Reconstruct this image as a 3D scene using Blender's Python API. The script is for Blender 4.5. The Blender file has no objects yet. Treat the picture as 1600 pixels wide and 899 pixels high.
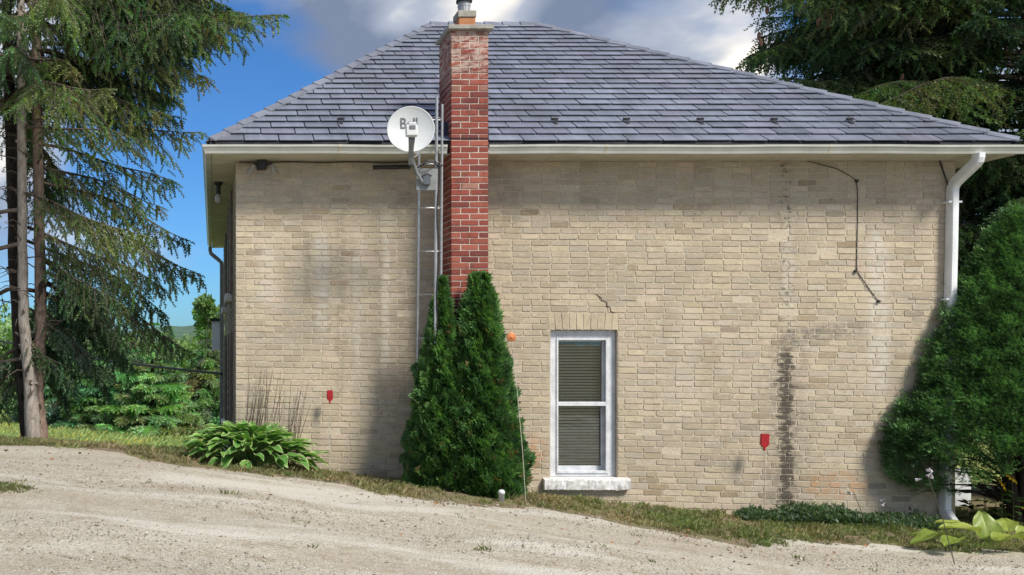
import bpy, math, random
import numpy as np
from mathutils import Vector, Matrix

random.seed(11)
rng = np.random.default_rng(11)
R = math.radians
scene = bpy.context.scene
COL = scene.collection

# ------------------------------------------------------------------ camera
# camera 11 m in front of the facade (the plane Y = 0), 2 m above the low end of the yard
FPX, PX, PY, DIST, CAMZ = 1540.0, 332.0, 536.0, 11.0, 2.0
cam_d = bpy.data.cameras.new('camera')
cam = bpy.data.objects.new('camera', cam_d)
COL.objects.link(cam)
cam.location = (0, -DIST, CAMZ)
cam.rotation_euler = (R(90), 0, 0)
cam_d.sensor_width = 36.0
cam_d.lens = FPX / 1600 * 36
cam_d.shift_x = (800 - PX) / 1600
cam_d.shift_y = (PY - 449.5) / 1600
cam_d.clip_start = 0.1
cam_d.clip_end = 3000
scene.camera = cam

# ------------------------------------------------------------------ light
SUN_EL, SUN_AZ = R(48.0), R(140)          # azimuth clockwise from +Y
sun_dir = Vector((math.sin(SUN_AZ) * math.cos(SUN_EL), math.cos(SUN_AZ) * math.cos(SUN_EL), math.sin(SUN_EL)))
sun_d = bpy.data.lights.new('sun', 'SUN')
sun = bpy.data.objects.new('sun', sun_d)
COL.objects.link(sun)
sun.rotation_euler = sun_dir.to_track_quat('Z', 'Y').to_euler()
sun.location = sun_dir * 60
sun_d.energy = 2.5
sun_d.angle = R(14.0)
sun_d.color = (1.0, 0.93, 0.82)

scene.view_settings.view_transform = 'Standard'
scene.view_settings.look = 'None'
scene.view_settings.gamma = 1
scene.view_settings.use_curve_mapping = False
scene.view_settings.exposure = 1.18


class G:
    """small helper for node trees"""
    def __init__(self, nt):
        self.nt = nt
    def node(self, t, **kw):
        n = self.nt.nodes.new(t)
        for k, v in kw.items():
            setattr(n, k, v)
        return n
    def put(self, sock, v):
        if v is None:
            return
        if hasattr(v, 'is_output') or hasattr(v, 'links'):
            self.nt.links.new(v, sock)
        else:
            if sock.type == 'RGBA' and hasattr(v, '__len__') and len(v) == 3:
                v = (*v, 1)
            sock.default_value = v
    def m(self, op, a, b=None, c=None, clamp=False):
        n = self.node('ShaderNodeMath', operation=op, use_clamp=clamp)
        for i, v in enumerate((a, b, c)):
            self.put(n.inputs[i], v)
        return n.outputs[0]
    def vm(self, op, a, b=None, out=0):
        n = self.node('ShaderNodeVectorMath', operation=op)
        self.put(n.inputs[0], a)
        self.put(n.inputs[1], b)
        return n.outputs[out]
    def noise(self, vec, scale, detail=3, rough=0.55, out='Fac', dist=0.0):
        n = self.node('ShaderNodeTexNoise')
        self.put(n.inputs['Vector'], vec)
        n.inputs['Scale'].default_value = scale
        n.inputs['Detail'].default_value = detail
        n.inputs['Roughness'].default_value = rough
        n.inputs['Distortion'].default_value = dist
        return n.outputs[out]
    def ramp(self, fac, stops):
        n = self.node('ShaderNodeValToRGB')
        e = n.color_ramp.elements
        while len(e) < len(stops):
            e.new(0.5)
        for el, (p, c) in zip(e, stops):
            el.position = p
            el.color = (*c, 1) if hasattr(c, '__len__') else (c, c, c, 1)
        self.put(n.inputs[0], fac)
        return n.outputs[0]
    def step(self, x, a, b):
        n = self.node('ShaderNodeMapRange', interpolation_type='SMOOTHSTEP')
        self.put(n.inputs[0], x)
        n.inputs[1].default_value = a
        n.inputs[2].default_value = b
        return n.outputs[0]
    def mix(self, fac, a, b, blend='MIX'):
        n = self.node('ShaderNodeMix', data_type='RGBA', blend_type=blend)
        self.put(n.inputs[0], fac)
        self.put(n.inputs[6], a)
        self.put(n.inputs[7], b)
        return n.outputs[2]
    def pos(self):
        return self.node('ShaderNodeNewGeometry').outputs['Position']
    def obj(self):
        return self.node('ShaderNodeTexCoord').outputs['Object']
    def scale(self, v, s):
        n = self.node('ShaderNodeMapping')
        self.put(n.inputs[0], v)
        n.inputs['Scale'].default_value = s
        return n.outputs[0]
    def sep(self, v):
        n = self.node('ShaderNodeSeparateXYZ')
        self.put(n.inputs[0], v)
        return n.outputs
    def bump(self, h, strength=0.4, dist=0.01):
        n = self.node('ShaderNodeBump')
        n.inputs['Strength'].default_value = strength
        n.inputs['Distance'].default_value = dist
        self.put(n.inputs['Height'], h)
        return n.outputs[0]


# ------------------------------------------------------------------ sky
world = bpy.data.worlds.new('World')
scene.world = world
world.use_nodes = True
wt = world.node_tree
wt.nodes.clear()
g = G(wt)
w_out = g.node('ShaderNodeOutputWorld')
w_bg = g.node('ShaderNodeBackground')
wt.links.new(w_bg.outputs[0], w_out.inputs[0])
sky_n = g.node('ShaderNodeTexSky', sky_type='NISHITA')
sky_n.sun_disc = False
sky_n.sun_elevation = SUN_EL
sky_n.sun_rotation = SUN_AZ
sky_n.altitude = 300
sky_n.air_density = 1.0
sky_n.dust_density = 0.6
sky_n.ozone_density = 2.5
w_dir = g.vm('NORMALIZE', g.node('ShaderNodeTexCoord').outputs['Generated'])
w_s = g.sep(w_dir)
w_zz = g.m('ADD', g.m('MAXIMUM', w_s[2], 0.0), 0.30)
w_c = g.node('ShaderNodeCombineXYZ')
g.put(w_c.inputs[0], g.m('DIVIDE', w_s[0], w_zz))
g.put(w_c.inputs[1], g.m('DIVIDE', w_s[1], w_zz))
w_uv = g.vm('ADD', w_c.outputs[0], (1.75, 0.35, 0.0))
cl_n = g.noise(w_uv, 1.05, 7, 0.58, dist=0.35)


def cloud_lumps(base, lumps):
    """lifts or lowers the cloud noise around given directions (azimuth offset x, height z at unit depth)"""
    v = base
    for (dx, dz, rad, k) in lumps:
        d = Vector((dx, 1.0, dz)).normalized()
        q = (d.x / (d.z + .30) + 1.75, d.y / (d.z + .30) + 0.35, 0.0)
        r_ = g.vm('LENGTH', g.vm('MULTIPLY', g.vm('SUBTRACT', w_uv, q), (1.0, 0.55, 1.0)), out=1)
        v = g.m('ADD', v, g.m('MULTIPLY', g.m('SUBTRACT', 1.0, g.step(r_, 0.0, rad)), k))
    return v


cl_n = cloud_lumps(cl_n, [(.16, .325, .22, .10), (.29, .34, .20, .14), (.44, .29, .22, .10), (.545, .28, .10, .20), (-.02, .20, .40, -.30), (.61, .31, .12, -.20), (.0, .08, .5, -.18)])
cl_mask = g.step(cl_n, 0.37, 0.57)
cl_fade = g.step(w_s[2], 0.02, 0.16)
cl_mask = g.m('MULTIPLY', cl_mask, cl_fade)
cl_t = g.noise(g.vm('ADD', w_uv, (7.3, 2.2, 1.0)), 1.9, 5, 0.6)
cl_t = cloud_lumps(cl_t, [(.285, .345, .10, .20), (.185, .335, .05, .10), (.54, .28, .06, .24), (.38, .33, .18, -.20), (.12, .31, .14, -.10), (.47, .30, .12, -.12)])
cl_col = g.ramp(cl_t, [(0.34, (0.95, 1.2, 1.75)), (0.52, (2.1, 2.35, 2.85)), (0.70, (5.8, 5.4, 4.8))])
sky_c = g.mix(1.0, sky_n.outputs[0], (0.20, 0.39, 0.60), 'MULTIPLY')
g.put(w_bg.inputs[0], g.mix(cl_mask, sky_c, cl_col))
w_bg.inputs[1].default_value = 0.10


# ------------------------------------------------------------------ helpers
def at(px, py, Y):
    s = FPX / (DIST + Y)
    return Vector(((px - PX) / s, Y, CAMZ - (py - PY) / s))


def tag(o, label=None, cat=None, group=None, kind=None):
    if label:
        o['label'] = label
    if cat:
        o['category'] = cat
    if group:
        o['group'] = group
    if kind:
        o['kind'] = kind
    return o


def empty(name, loc=(0, 0, 0), label=None, cat=None, group=None):
    o = bpy.data.objects.new(name, None)
    COL.objects.link(o)
    o.location = loc
    o.empty_display_size = 0.2
    return tag(o, label, cat, group)


def link(name, me, mat=None, parent=None, smooth=False):
    """links a mesh given in world coordinates as an object, keeping it in place under its parent"""
    o = bpy.data.objects.new(name, me)
    COL.objects.link(o)
    if mat is not None:
        me.materials.clear()
        me.materials.append(mat)
    if smooth:
        me.polygons.foreach_set('use_smooth', [True] * len(me.polygons))
    if parent is not None:
        o.parent = parent
        p, off = parent, Vector((0, 0, 0))
        while p is not None:
            off += Vector(p.location)
            p = p.parent
        o.location = -off
    return o


def np_mesh(name, V, F, tint=None):
    V = np.ascontiguousarray(V, dtype=np.float32)
    F = np.ascontiguousarray(F, dtype=np.int32)
    me = bpy.data.meshes.new(name)
    k, m = F.shape[1], len(F)
    me.vertices.add(len(V))
    me.vertices.foreach_set('co', V.ravel())
    me.loops.add(m * k)
    me.loops.foreach_set('vertex_index', F.ravel())
    me.polygons.add(m)
    me.polygons.foreach_set('loop_start', np.arange(0, m * k, k, dtype=np.int32))
    me.update(calc_edges=True)
    if tint is not None:
        a = me.attributes.new('tint', 'FLOAT_COLOR', 'POINT')
        c = np.ones((len(V), 4), dtype=np.float32)
        c[:, :3] = tint
        a.data.foreach_set('color', c.ravel())
    return me


def instances(T, F, mats, offs):
    """copies of a template: mats (K,3,3) whose columns are the axes, offs (K,3)"""
    K, n = len(offs), len(T)
    V = np.einsum('kij,nj->kni', mats, T) + offs[:, None, :]
    FF = F[None, :, :] + (np.arange(K) * n)[:, None, None]
    return V.reshape(-1, 3), FF.reshape(-1, F.shape[1])


def frames(ax, up=None, roll=None):
    """(K,3) axes -> (K,3,3) matrices with columns axis, side, normal"""
    ax = ax / np.linalg.norm(ax, axis=1, keepdims=True)
    if up is None:
        up = np.tile([0, 0, 1.0], (len(ax), 1))
    sd = np.cross(up, ax)
    ln = np.linalg.norm(sd, axis=1, keepdims=True)
    sd = np.where(ln < 1e-3, [[1.0, 0, 0]], sd / np.maximum(ln, 1e-6))
    nm = np.cross(ax, sd)
    if roll is not None:
        c, s = np.cos(roll)[:, None], np.sin(roll)[:, None]
        sd, nm = sd * c + nm * s, nm * c - sd * s
    return np.stack([ax, sd, nm], axis=2)


class MB:
    """collects shapes for ONE mesh"""
    def __init__(self):
        self.v, self.f = [], []
    def add(self, v, f):
        n = len(self.v)
        self.v += [tuple(p) for p in v]
        self.f += [tuple(i + n for i in q) for q in f]
        return self
    def box(self, x0, x1, y0, y1, z0, z1):
        v = [(x, y, z) for x in (x0, x1) for y in (y0, y1) for z in (z0, z1)]
        return self.add(v, [(0, 1, 3, 2), (4, 6, 7, 5), (0, 4, 5, 1), (2, 3, 7, 6), (0, 2, 6, 4), (1, 5, 7, 3)])
    def rbox(self, x0, x1, y0, y1, z0, z1, b=0.004, M=None, jit=0.0):
        """box with chamfered edges"""
        c = [((x0 + x1) / 2), ((y0 + y1) / 2), ((z0 + z1) / 2)]
        h = [abs(x1 - x0) / 2, abs(y1 - y0) / 2, abs(z1 - z0) / 2]
        b = min(b, *(0.45 * q for q in h))
        V, idx = [], {}
        for sx in (-1, 1):
            for sy in (-1, 1):
                for sz in (-1, 1):
                    s = (sx, sy, sz)
                    j = [random.uniform(-jit, jit) for _ in range(3)]
                    for a in range(3):
                        p = [c[k] + s[k] * (h[k] if k == a else h[k] - b) + j[k] for k in range(3)]
                        idx[(s, a)] = len(V)
                        V.append(p)
        F = []
        for a in range(3):
            o = [k for k in range(3) if k != a]
            for sg in (-1, 1):
                q = []
                for (p, r) in ((-1, -1), (1, -1), (1, 1), (-1, 1)):
                    s = [0, 0, 0]
                    s[a], s[o[0]], s[o[1]] = sg, p, r
                    q.append(idx[(tuple(s), a)])
                F.append(tuple(q))
        for a in range(3):
            o = [k for k in range(3) if k != a]
            for p in (-1, 1):
                for r in (-1, 1):
                    s0, s1 = [0, 0, 0], [0, 0, 0]
                    for s, e in ((s0, -1), (s1, 1)):
                        s[a], s[o[0]], s[o[1]] = e, p, r
                    F.append((idx[(tuple(s0), o[0])], idx[(tuple(s1), o[0])], idx[(tuple(s1), o[1])], idx[(tuple(s0), o[1])]))
        for sx in (-1, 1):
            for sy in (-1, 1):
                for sz in (-1, 1):
                    F.append(tuple(idx[((sx, sy, sz), a)] for a in range(3)))
        if M is not None:
            V = [M @ Vector(p) for p in V]
        return self.add(V, F)
    def tube(self, pts, r, n=8, sq=None, caps=True):
        pts = [Vector(p) for p in pts]
        rs = r if hasattr(r, '__len__') else [r] * len(pts)
        V, F, prev = [], [], None
        for i, p in enumerate(pts):
            d = (pts[min(i + 1, len(pts) - 1)] - pts[max(i - 1, 0)])
            if d.length < 1e-9:
                d = Vector((0, 0, 1))
            d.normalize()
            if prev is None:
                u = d.cross(Vector((0, 0, 1)) if abs(d.z) < 0.95 else Vector((1, 0, 0))).normalized()
            else:
                u = (prev - d * prev.dot(d)).normalized()
            prev = u
            w = d.cross(u)
            for k in range(n):
                a = 2 * math.pi * k / n
                cu, cw = math.cos(a), math.sin(a)
                if sq:
                    e = 0.45
                    cu = math.copysign(abs(cu) ** e, cu) * sq[0]
                    cw = math.copysign(abs(cw) ** e, cw) * sq[1]
                V.append(p + (u * cu + w * cw) * rs[i])
        for i in range(len(pts) - 1):
            for k in range(n):
                F.append((i * n + k, i * n + (k + 1) % n, (i + 1) * n + (k + 1) % n, (i + 1) * n + k))
        if caps:
            F.append(tuple(range(n))[::-1])
            F.append(tuple((len(pts) - 1) * n + k for k in range(n)))
        return self.add(V, F)
    def lathe(self, prof, n=24, M=None, cap0=True, cap1=True):
        V, F = [], []
        for (r, h) in prof:
            for k in range(n):
                a = 2 * math.pi * k / n
                V.append(Vector((r * math.cos(a), r * math.sin(a), h)))
        for i in range(len(prof) - 1):
            for k in range(n):
                F.append((i * n + k, i * n + (k + 1) % n, (i + 1) * n + (k + 1) % n, (i + 1) * n + k))
        if cap0:
            F.append(tuple(range(n))[::-1])
        if cap1:
            F.append(tuple((len(prof) - 1) * n + k for k in range(n)))
        if M is not None:
            V = [M @ p for p in V]
        return self.add(V, F)
    def sweep(self, prof, fn, ts, closed=True):
        """profile polygon prof swept through stations ts: fn(t, a, b) -> point"""
        n = len(prof)
        V = [fn(t, a, b) for t in ts for (a, b) in prof]
        F = []
        for i in range(len(ts) - 1):
            for k in range(n if closed else n - 1):
                F.append((i * n + k, i * n + (k + 1) % n, (i + 1) * n + (k + 1) % n, (i + 1) * n + k))
        if closed:
            F.append(tuple(range(n))[::-1])
            F.append(tuple((len(ts) - 1) * n + k for k in range(n)))
        return self.add(V, F)
    def mesh(self, name):
        me = bpy.data.meshes.new(name)
        me.from_pydata([tuple(p) for p in self.v], [], self.f)
        me.update()
        return me
    def build(self, name, mat, parent=None, smooth=False, fix=True):
        me = self.mesh(name)
        if fix:
            import bmesh
            bm = bmesh.new()
            bm.from_mesh(me)
            bmesh.ops.recalc_face_normals(bm, faces=bm.faces)
            bm.to_mesh(me)
            bm.free()
        return link(name, me, mat, parent, smooth)


# ------------------------------------------------------------------ materials
def new_mat(name):
    m = bpy.data.materials.new(name)
    m.use_nodes = True
    return m, G(m.node_tree), m.node_tree.nodes['Principled BSDF']


def plain(name, c1, c2=None, rough=0.6, scale=12.0, bump=0.0, bscale=80.0, metal=0.0, spec=0.5, stretch=None):
    """two-colour mottled surface with fine relief"""
    m, g, b = new_mat(name)
    v = g.pos()
    if stretch:
        v = g.scale(v, stretch)
    c2 = c2 or tuple(x * 0.75 for x in c1)
    f = g.noise(v, scale, 5, 0.65)
    g.put(b.inputs['Base Color'], g.mix(g.step(f, 0.32, 0.68), c1, c2))
    g.put(b.inputs['Roughness'], g.m('MULTIPLY_ADD', f, 0.25, rough - 0.12))
    b.inputs['Metallic'].default_value = metal
    b.inputs['Specular IOR Level'].default_value = spec
    if bump:
        g.put(b.inputs['Normal'], g.bump(g.noise(v, bscale, 4, 0.7), bump, 0.006))
    return m


def leafy(name, rough=0.5, trans=0.28, spec=0.3, var=0.35, scale=9.0):
    """foliage: colour from the leaf's own tint"""
    m, g, b = new_mat(name)
    a = g.node('ShaderNodeAttribute', attribute_name='tint')
    f = g.noise(g.pos(), scale, 3)
    c = g.mix(1.0, a.outputs['Color'], g.ramp(f, [(0.3, 1 - var), (0.7, 1 + var)]), 'MULTIPLY')
    g.put(b.inputs['Base Color'], c)
    b.inputs['Roughness'].default_value = rough
    b.inputs['Specular IOR Level'].default_value = spec
    t = g.node('ShaderNodeBsdfTranslucent')
    g.put(t.inputs['Color'], g.mix(1.0, c, (1.3, 1.5, 0.6), 'MULTIPLY'))
    mx = g.node('ShaderNodeMixShader')
    mx.inputs[0].default_value = trans
    nt = m.node_tree
    nt.links.new(b.outputs[0], mx.inputs[1])
    nt.links.new(t.outputs[0], mx.inputs[2])
    nt.links.new(mx.outputs[0], nt.nodes['Material Output'].inputs['Surface'])
    return m


def buff_brick_mat():
    m, g, b = new_mat('buff_brick')
    a = g.node('ShaderNodeAttribute', attribute_name='tint')
    p = g.pos()
    s = g.sep(p)
    X, Z = s[0], s[2]
    fine = g.noise(p, 55, 5, 0.7)
    mid = g.noise(p, 9, 4, 0.6)
    big = g.noise(p, 1.3, 4, 0.6)
    c = g.mix(1.0, a.outputs['Color'], g.ramp(fine, [(0.25, 0.80), (0.5, 1.0), (0.75, 1.12)]), 'MULTIPLY')
    c = g.mix(g.m('MULTIPLY', g.step(mid, 0.48, 0.70), 0.45), c, (0.32, 0.265, 0.185))
    c = g.mix(g.m('MULTIPLY', g.step(big, 0.46, 0.62), 0.50), c, (0.33, 0.29, 0.22))
    spot = g.noise(p, 34, 4, 0.75)
    c = g.mix(g.m('MULTIPLY', g.step(spot, 0.62, 0.70), 0.6), c, (0.13, 0.11, 0.085))
    # pale lime bloom and mortar smears
    sm = g.noise(g.scale(p, (14, 14, 30)), 1.0, 5, 0.75)
    c = g.mix(g.m('MULTIPLY', g.step(sm, 0.54, 0.70), 0.6), c, (0.62, 0.56, 0.46))
    sm2 = g.noise(g.scale(p, (5, 5, 24)), 1.0, 6, 0.8)
    c = g.mix(g.m('MULTIPLY', g.step(sm2, 0.56, 0.68), 0.45), c, (0.33, 0.285, 0.215))
    sm3 = g.noise(g.scale(p, (26, 26, 26)), 1.0, 3, 0.6)
    c = g.mix(g.m('MULTIPLY', g.step(sm3, 0.66, 0.72), 0.75), c, (0.085, 0.07, 0.055))
    # runs of washed-down lime
    for (x0, w, z0, z1, k) in ((7.43, 0.16, 1.2, 3.4, 0.55), (1.93, 0.06, 1.4, 3.35, 0.5), (6.42, 0.09, 1.9, 3.5, 0.35), (5.3, 0.2, 1.0, 2.6, 0.2), (1.22, 0.10, 1.9, 3.4, 0.5), (1.62, 0.07, 1.5, 3.4, 0.4), (0.62, 0.16, 2.2, 3.3, 0.35)):
        wob = g.m('MULTIPLY_ADD', g.noise(p, 4, 3), 0.12, -0.06)
        d = g.m('ABSOLUTE', g.m('ADD', g.m('SUBTRACT', X, x0), wob))
        k1 = g.m('MULTIPLY', g.m('SUBTRACT', 1.0, g.step(d, w * 0.3, w)), g.m('MULTIPLY', g.step(Z, z0, z0 + 0.5), g.m('SUBTRACT', 1.0, g.step(Z, z1 - 0.3, z1))))
        k1 = g.m('MULTIPLY', k1, g.step(mid, 0.3, 0.6))
        c = g.mix(g.m('MULTIPLY', k1, k), c, (0.62, 0.60, 0.54))
    for (x0, w, z0, z1, k) in ((1.43, .09, 1.2, 3.6, .55), (1.05, .08, 2.3, 3.4, .5), (2.12, .16, 1.0, 3.9, .45), (5.75, .25, .3, 1.3, .35), (3.3, .2, 3.0, 4.1, .4)):
        wob = g.m('MULTIPLY_ADD', g.noise(p, 3.5, 4, 0.7), 0.22, -0.11)
        d = g.m('ABSOLUTE', g.m('ADD', g.m('SUBTRACT', X, x0), wob))
        k1 = g.m('MULTIPLY', g.m('SUBTRACT', 1.0, g.step(d, w * 0.2, w)), g.m('MULTIPLY', g.step(Z, z0, z0 + 0.4), g.m('SUBTRACT', 1.0, g.step(Z, z1 - 0.3, z1))))
        c = g.mix(g.m('MULTIPLY', g.m('MULTIPLY', k1, g.step(mid, 0.32, 0.56)), k), c, (0.25, 0.215, 0.16))
    # the sooty run down the old flue line
    wob = g.m('MULTIPLY_ADD', g.noise(g.scale(p, (6, 6, 13)), 1.0, 5, 0.75), 0.44, -0.22)
    d = g.m('ABSOLUTE', g.m('ADD', g.m('SUBTRACT', X, 6.40), wob))
    run = g.m('MULTIPLY', g.m('SUBTRACT', 1.0, g.step(d, 0.04, 0.10)), g.m('SUBTRACT', 1.0, g.step(Z, 1.86, 2.0)))
    blot = g.noise(p, 17, 6, 0.75)
    run = g.m('MULTIPLY', run, g.step(blot, 0.35, 0.45))
    c = g.mix(g.m('MULTIPLY', run, 0.93), c, (0.050, 0.038, 0.029))
    # and the grey run leading off to the right of its head
    d2 = g.m('ABSOLUTE', g.m('SUBTRACT', g.m('SUBTRACT', Z, 2.06), g.m('MULTIPLY', g.m('SUBTRACT', X, 6.4), 0.13)))
    side = g.m('MULTIPLY', g.m('SUBTRACT', 1.0, g.step(d2, 0.03, 0.13)), g.m('MULTIPLY', g.step(X, 6.25, 6.4), g.m('SUBTRACT', 1.0, g.step(X, 6.7, 7.6))))
    c = g.mix(g.m('MULTIPLY', g.m('MULTIPLY', side, g.step(blot, 0.36, 0.58)), 0.75), c, (0.12, 0.11, 0.10))
    halo = g.m('MULTIPLY', g.m('SUBTRACT', 1.0, g.step(d, 0.08, 0.42)), g.m('SUBTRACT', 1.0, g.step(Z, 1.9, 2.35)))
    c = g.mix(g.m('MULTIPLY', g.m('MULTIPLY', halo, g.step(mid, 0.42, 0.62)), 0.45), c, (0.15, 0.13, 0.11))
    up = g.m('MULTIPLY', g.m('SUBTRACT', 1.0, g.step(d, 0.02, 0.09)), g.step(blot, 0.49, 0.58))
    c = g.mix(g.m('MULTIPLY', up, 0.8), c, (0.10, 0.09, 0.075))
    # reddish bricks low on the right and beside the window
    for (x0, z0, rx, rz) in ((6.95, 0.42, 0.42, 0.17), (3.58, 0.78, 0.17, 0.22)):
        dx = g.m('DIVIDE', g.m('SUBTRACT', X, x0), rx)
        dz = g.m('DIVIDE', g.m('SUBTRACT', Z, z0), rz)
        r2 = g.m('ADD', g.m('MULTIPLY', dx, dx), g.m('MULTIPLY', dz, dz))
        k = g.m('MULTIPLY', g.m('SUBTRACT', 1.0, g.step(r2, 0.2, 1.3)), g.step(mid, 0.38, 0.58))
        c = g.mix(g.m('MULTIPLY', k, 0.6), c, (0.45, 0.23, 0.11))
    g.put(b.inputs['Base Color'], c)
    b.inputs['Roughness'].default_value = 0.9
    b.inputs['Specular IOR Level'].default_value = 0.2
    h = g.m('ADD', fine, g.m('MULTIPLY', g.noise(p, 160, 3, 0.7), 0.6))
    g.put(b.inputs['Normal'], g.bump(h, 0.55, 0.006))
    return m


def mortar_mat():
    m, g, b = new_mat('lime_mortar')
    p = g.pos()
    s = g.sep(p)
    f = g.noise(p, 40, 5, 0.7)
    f2 = g.noise(p, 3, 4, 0.6)
    c = g.mix(g.step(f, 0.3, 0.7), (0.58, 0.515, 0.41), (0.42, 0.36, 0.275))
    c = g.mix(g.m('MULTIPLY', g.step(f2, 0.45, 0.65), 0.4), c, (0.30, 0.255, 0.19))
    wob = g.m('MULTIPLY_ADD', g.noise(p, 5, 3), 0.20, -0.10)
    d = g.m('ABSOLUTE', g.m('ADD', g.m('SUBTRACT', s[0], 6.40), wob))
    run = g.m('MULTIPLY', g.m('SUBTRACT', 1.0, g.step(d, 0.02, 0.12)), g.m('SUBTRACT', 1.0, g.step(s[2], 1.75, 2.02)))
    c = g.mix(g.m('MULTIPLY', g.m('MULTIPLY', run, g.step(f, 0.35, 0.5)), 0.7), c, (0.07, 0.06, 0.05))
    g.put(b.inputs['Base Color'], c)
    b.inputs['Roughness'].default_value = 0.95
    b.inputs['Specular IOR Level'].default_value = 0.1
    g.put(b.inputs['Normal'], g.bump(f, 0.7, 0.01))
    return m


def red_brick_mat():
    m, g, b = new_mat('red_brick')
    a = g.node('ShaderNodeAttribute', attribute_name='tint')
    p = g.pos()
    s = g.sep(p)
    f = g.noise(p, 70, 4, 0.7)
    f2 = g.noise(g.scale(p, (10, 10, 22)), 1.0, 5, 0.72)
    c = g.mix(1.0, a.outputs['Color'], g.ramp(f, [(0.25, 0.75), (0.75, 1.2)]), 'MULTIPLY')
    top = g.step(s[2], 4.75, 5.0)
    k = g.m('ADD', g.m('MULTIPLY', top, g.step(f2, 0.42, 0.56)), g.m('MULTIPLY', g.step(f2, 0.60, 0.72), 0.5), clamp=True)
    c = g.mix(g.m('MULTIPLY', k, 0.68), c, (0.52, 0.43, 0.37))
    so = g.noise(g.scale(p, (7, 7, 3)), 1.0, 5, 0.7)
    c = g.mix(g.m('MULTIPLY', g.step(so, 0.50, 0.66), 0.5), c, (0.085, 0.04, 0.034))
    g.put(b.inputs['Base Color'], c)
    b.inputs['Roughness'].default_value = 0.88
    b.inputs['Specular IOR Level'].default_value = 0.25
    g.put(b.inputs['Normal'], g.bump(f, 0.5, 0.005))
    return m


def shingle_mat():
    m, g, b = new_mat('slate_shingle')
    a = g.node('ShaderNodeAttribute', attribute_name='tint')
    p = g.pos()
    f = g.noise(g.scale(p, (6, 30, 30)), 1.0, 5, 0.7)
    f2 = g.noise(p, 1.1, 4, 0.6)
    c = g.mix(1.0, a.outputs['Color'], g.ramp(f, [(0.3, 0.85), (0.7, 1.14)]), 'MULTIPLY')
    c = g.mix(g.m('MULTIPLY', g.step(f2, 0.42, 0.66), 0.45), c, (0.135, 0.135, 0.16))
    st_ = g.noise(g.scale(p, (7, 0.8, 0.8)), 1.0, 5, 0.7)
    c = g.mix(1.0, c, g.ramp(st_, [(0.35, 0.80), (0.65, 1.12)]), 'MULTIPLY')
    li = g.noise(p, 22, 4, 0.7)
    c = g.mix(g.m('MULTIPLY', g.step(li, 0.66, 0.74), 0.4), c, (0.34, 0.34, 0.33))
    g.put(b.inputs['Base Color'], c)
    g.put(b.inputs['Roughness'], g.m('MULTIPLY_ADD', f, 0.22, 0.20))
    b.inputs['IOR'].default_value = 1.65
    b.inputs['Specular IOR Level'].default_value = 0.8
    h = g.m('ADD', g.m('MULTIPLY', f, 0.5), g.noise(p, 120, 3, 0.6))
    g.put(b.inputs['Normal'], g.bump(h, 0.25, 0.006))
    return m


def tinted(name, rough=0.6, spec=0.3, var=0.25, scale=30, bump=0.2):
    m, g, b = new_mat(name)
    a = g.node('ShaderNodeAttribute', attribute_name='tint')
    f = g.noise(g.pos(), scale, 4, 0.65)
    g.put(b.inputs['Base Color'], g.mix(1.0, a.outputs['Color'], g.ramp(f, [(0.3, 1 - var), (0.7, 1 + var)]), 'MULTIPLY'))
    b.inputs['Roughness'].default_value = rough
    b.inputs['Specular IOR Level'].default_value = spec
    if bump:
        g.put(b.inputs['Normal'], g.bump(f, bump, 0.005))
    return m


def bark_mat(name, c1, c2):
    m, g, b = new_mat(name)
    p = g.pos()
    f = g.noise(g.scale(p, (34, 34, 9)), 1.0, 6, 0.72)
    f2 = g.noise(p, 5, 4, 0.6)
    c = g.mix(g.step(f, 0.36, 0.64), c1, c2)
    c = g.mix(g.m('MULTIPLY', g.step(f2, 0.54, 0.66), 0.6), c, tuple(x * 0.4 for x in c2))
    kn = g.noise(g.scale(p, (9, 9, 5)), 1.0, 2, 0.5)
    c = g.mix(g.m('MULTIPLY', g.step(kn, 0.63, 0.68), 0.85), c, tuple(x * 0.15 for x in c2))
    g.put(b.inputs['Base Color'], c)
    b.inputs['Roughness'].default_value = 0.95
    b.inputs['Specular IOR Level'].default_value = 0.15
    g.put(b.inputs['Normal'], g.bump(f, 0.9, 0.02))
    return m


def glass_mat():
    m, g, b = new_mat('window_glass')
    nt = m.node_tree
    nt.nodes.remove(b)
    tr = g.node('ShaderNodeBsdfTransparent')
    tr.inputs[0].default_value = (0.92, 0.94, 0.92, 1)
    gl = g.node('ShaderNodeBsdfGlossy')
    gl.inputs['Roughness'].default_value = 0.02
    g.put(gl.inputs['Normal'], g.bump(g.noise(g.pos(), 2.5, 2), 0.06, 0.02))
    fr = g.node('ShaderNodeFresnel')
    fr.inputs['IOR'].default_value = 1.5
    mx = g.node('ShaderNodeMixShader')
    g.put(mx.inputs[0], g.m('MULTIPLY_ADD', fr.outputs[0], 1.4, 0.04, clamp=True))
    nt.links.new(tr.outputs[0], mx.inputs[1])
    nt.links.new(gl.outputs[0], mx.inputs[2])
    nt.links.new(mx.outputs[0], nt.nodes['Material Output'].inputs['Surface'])
    return m


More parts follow.
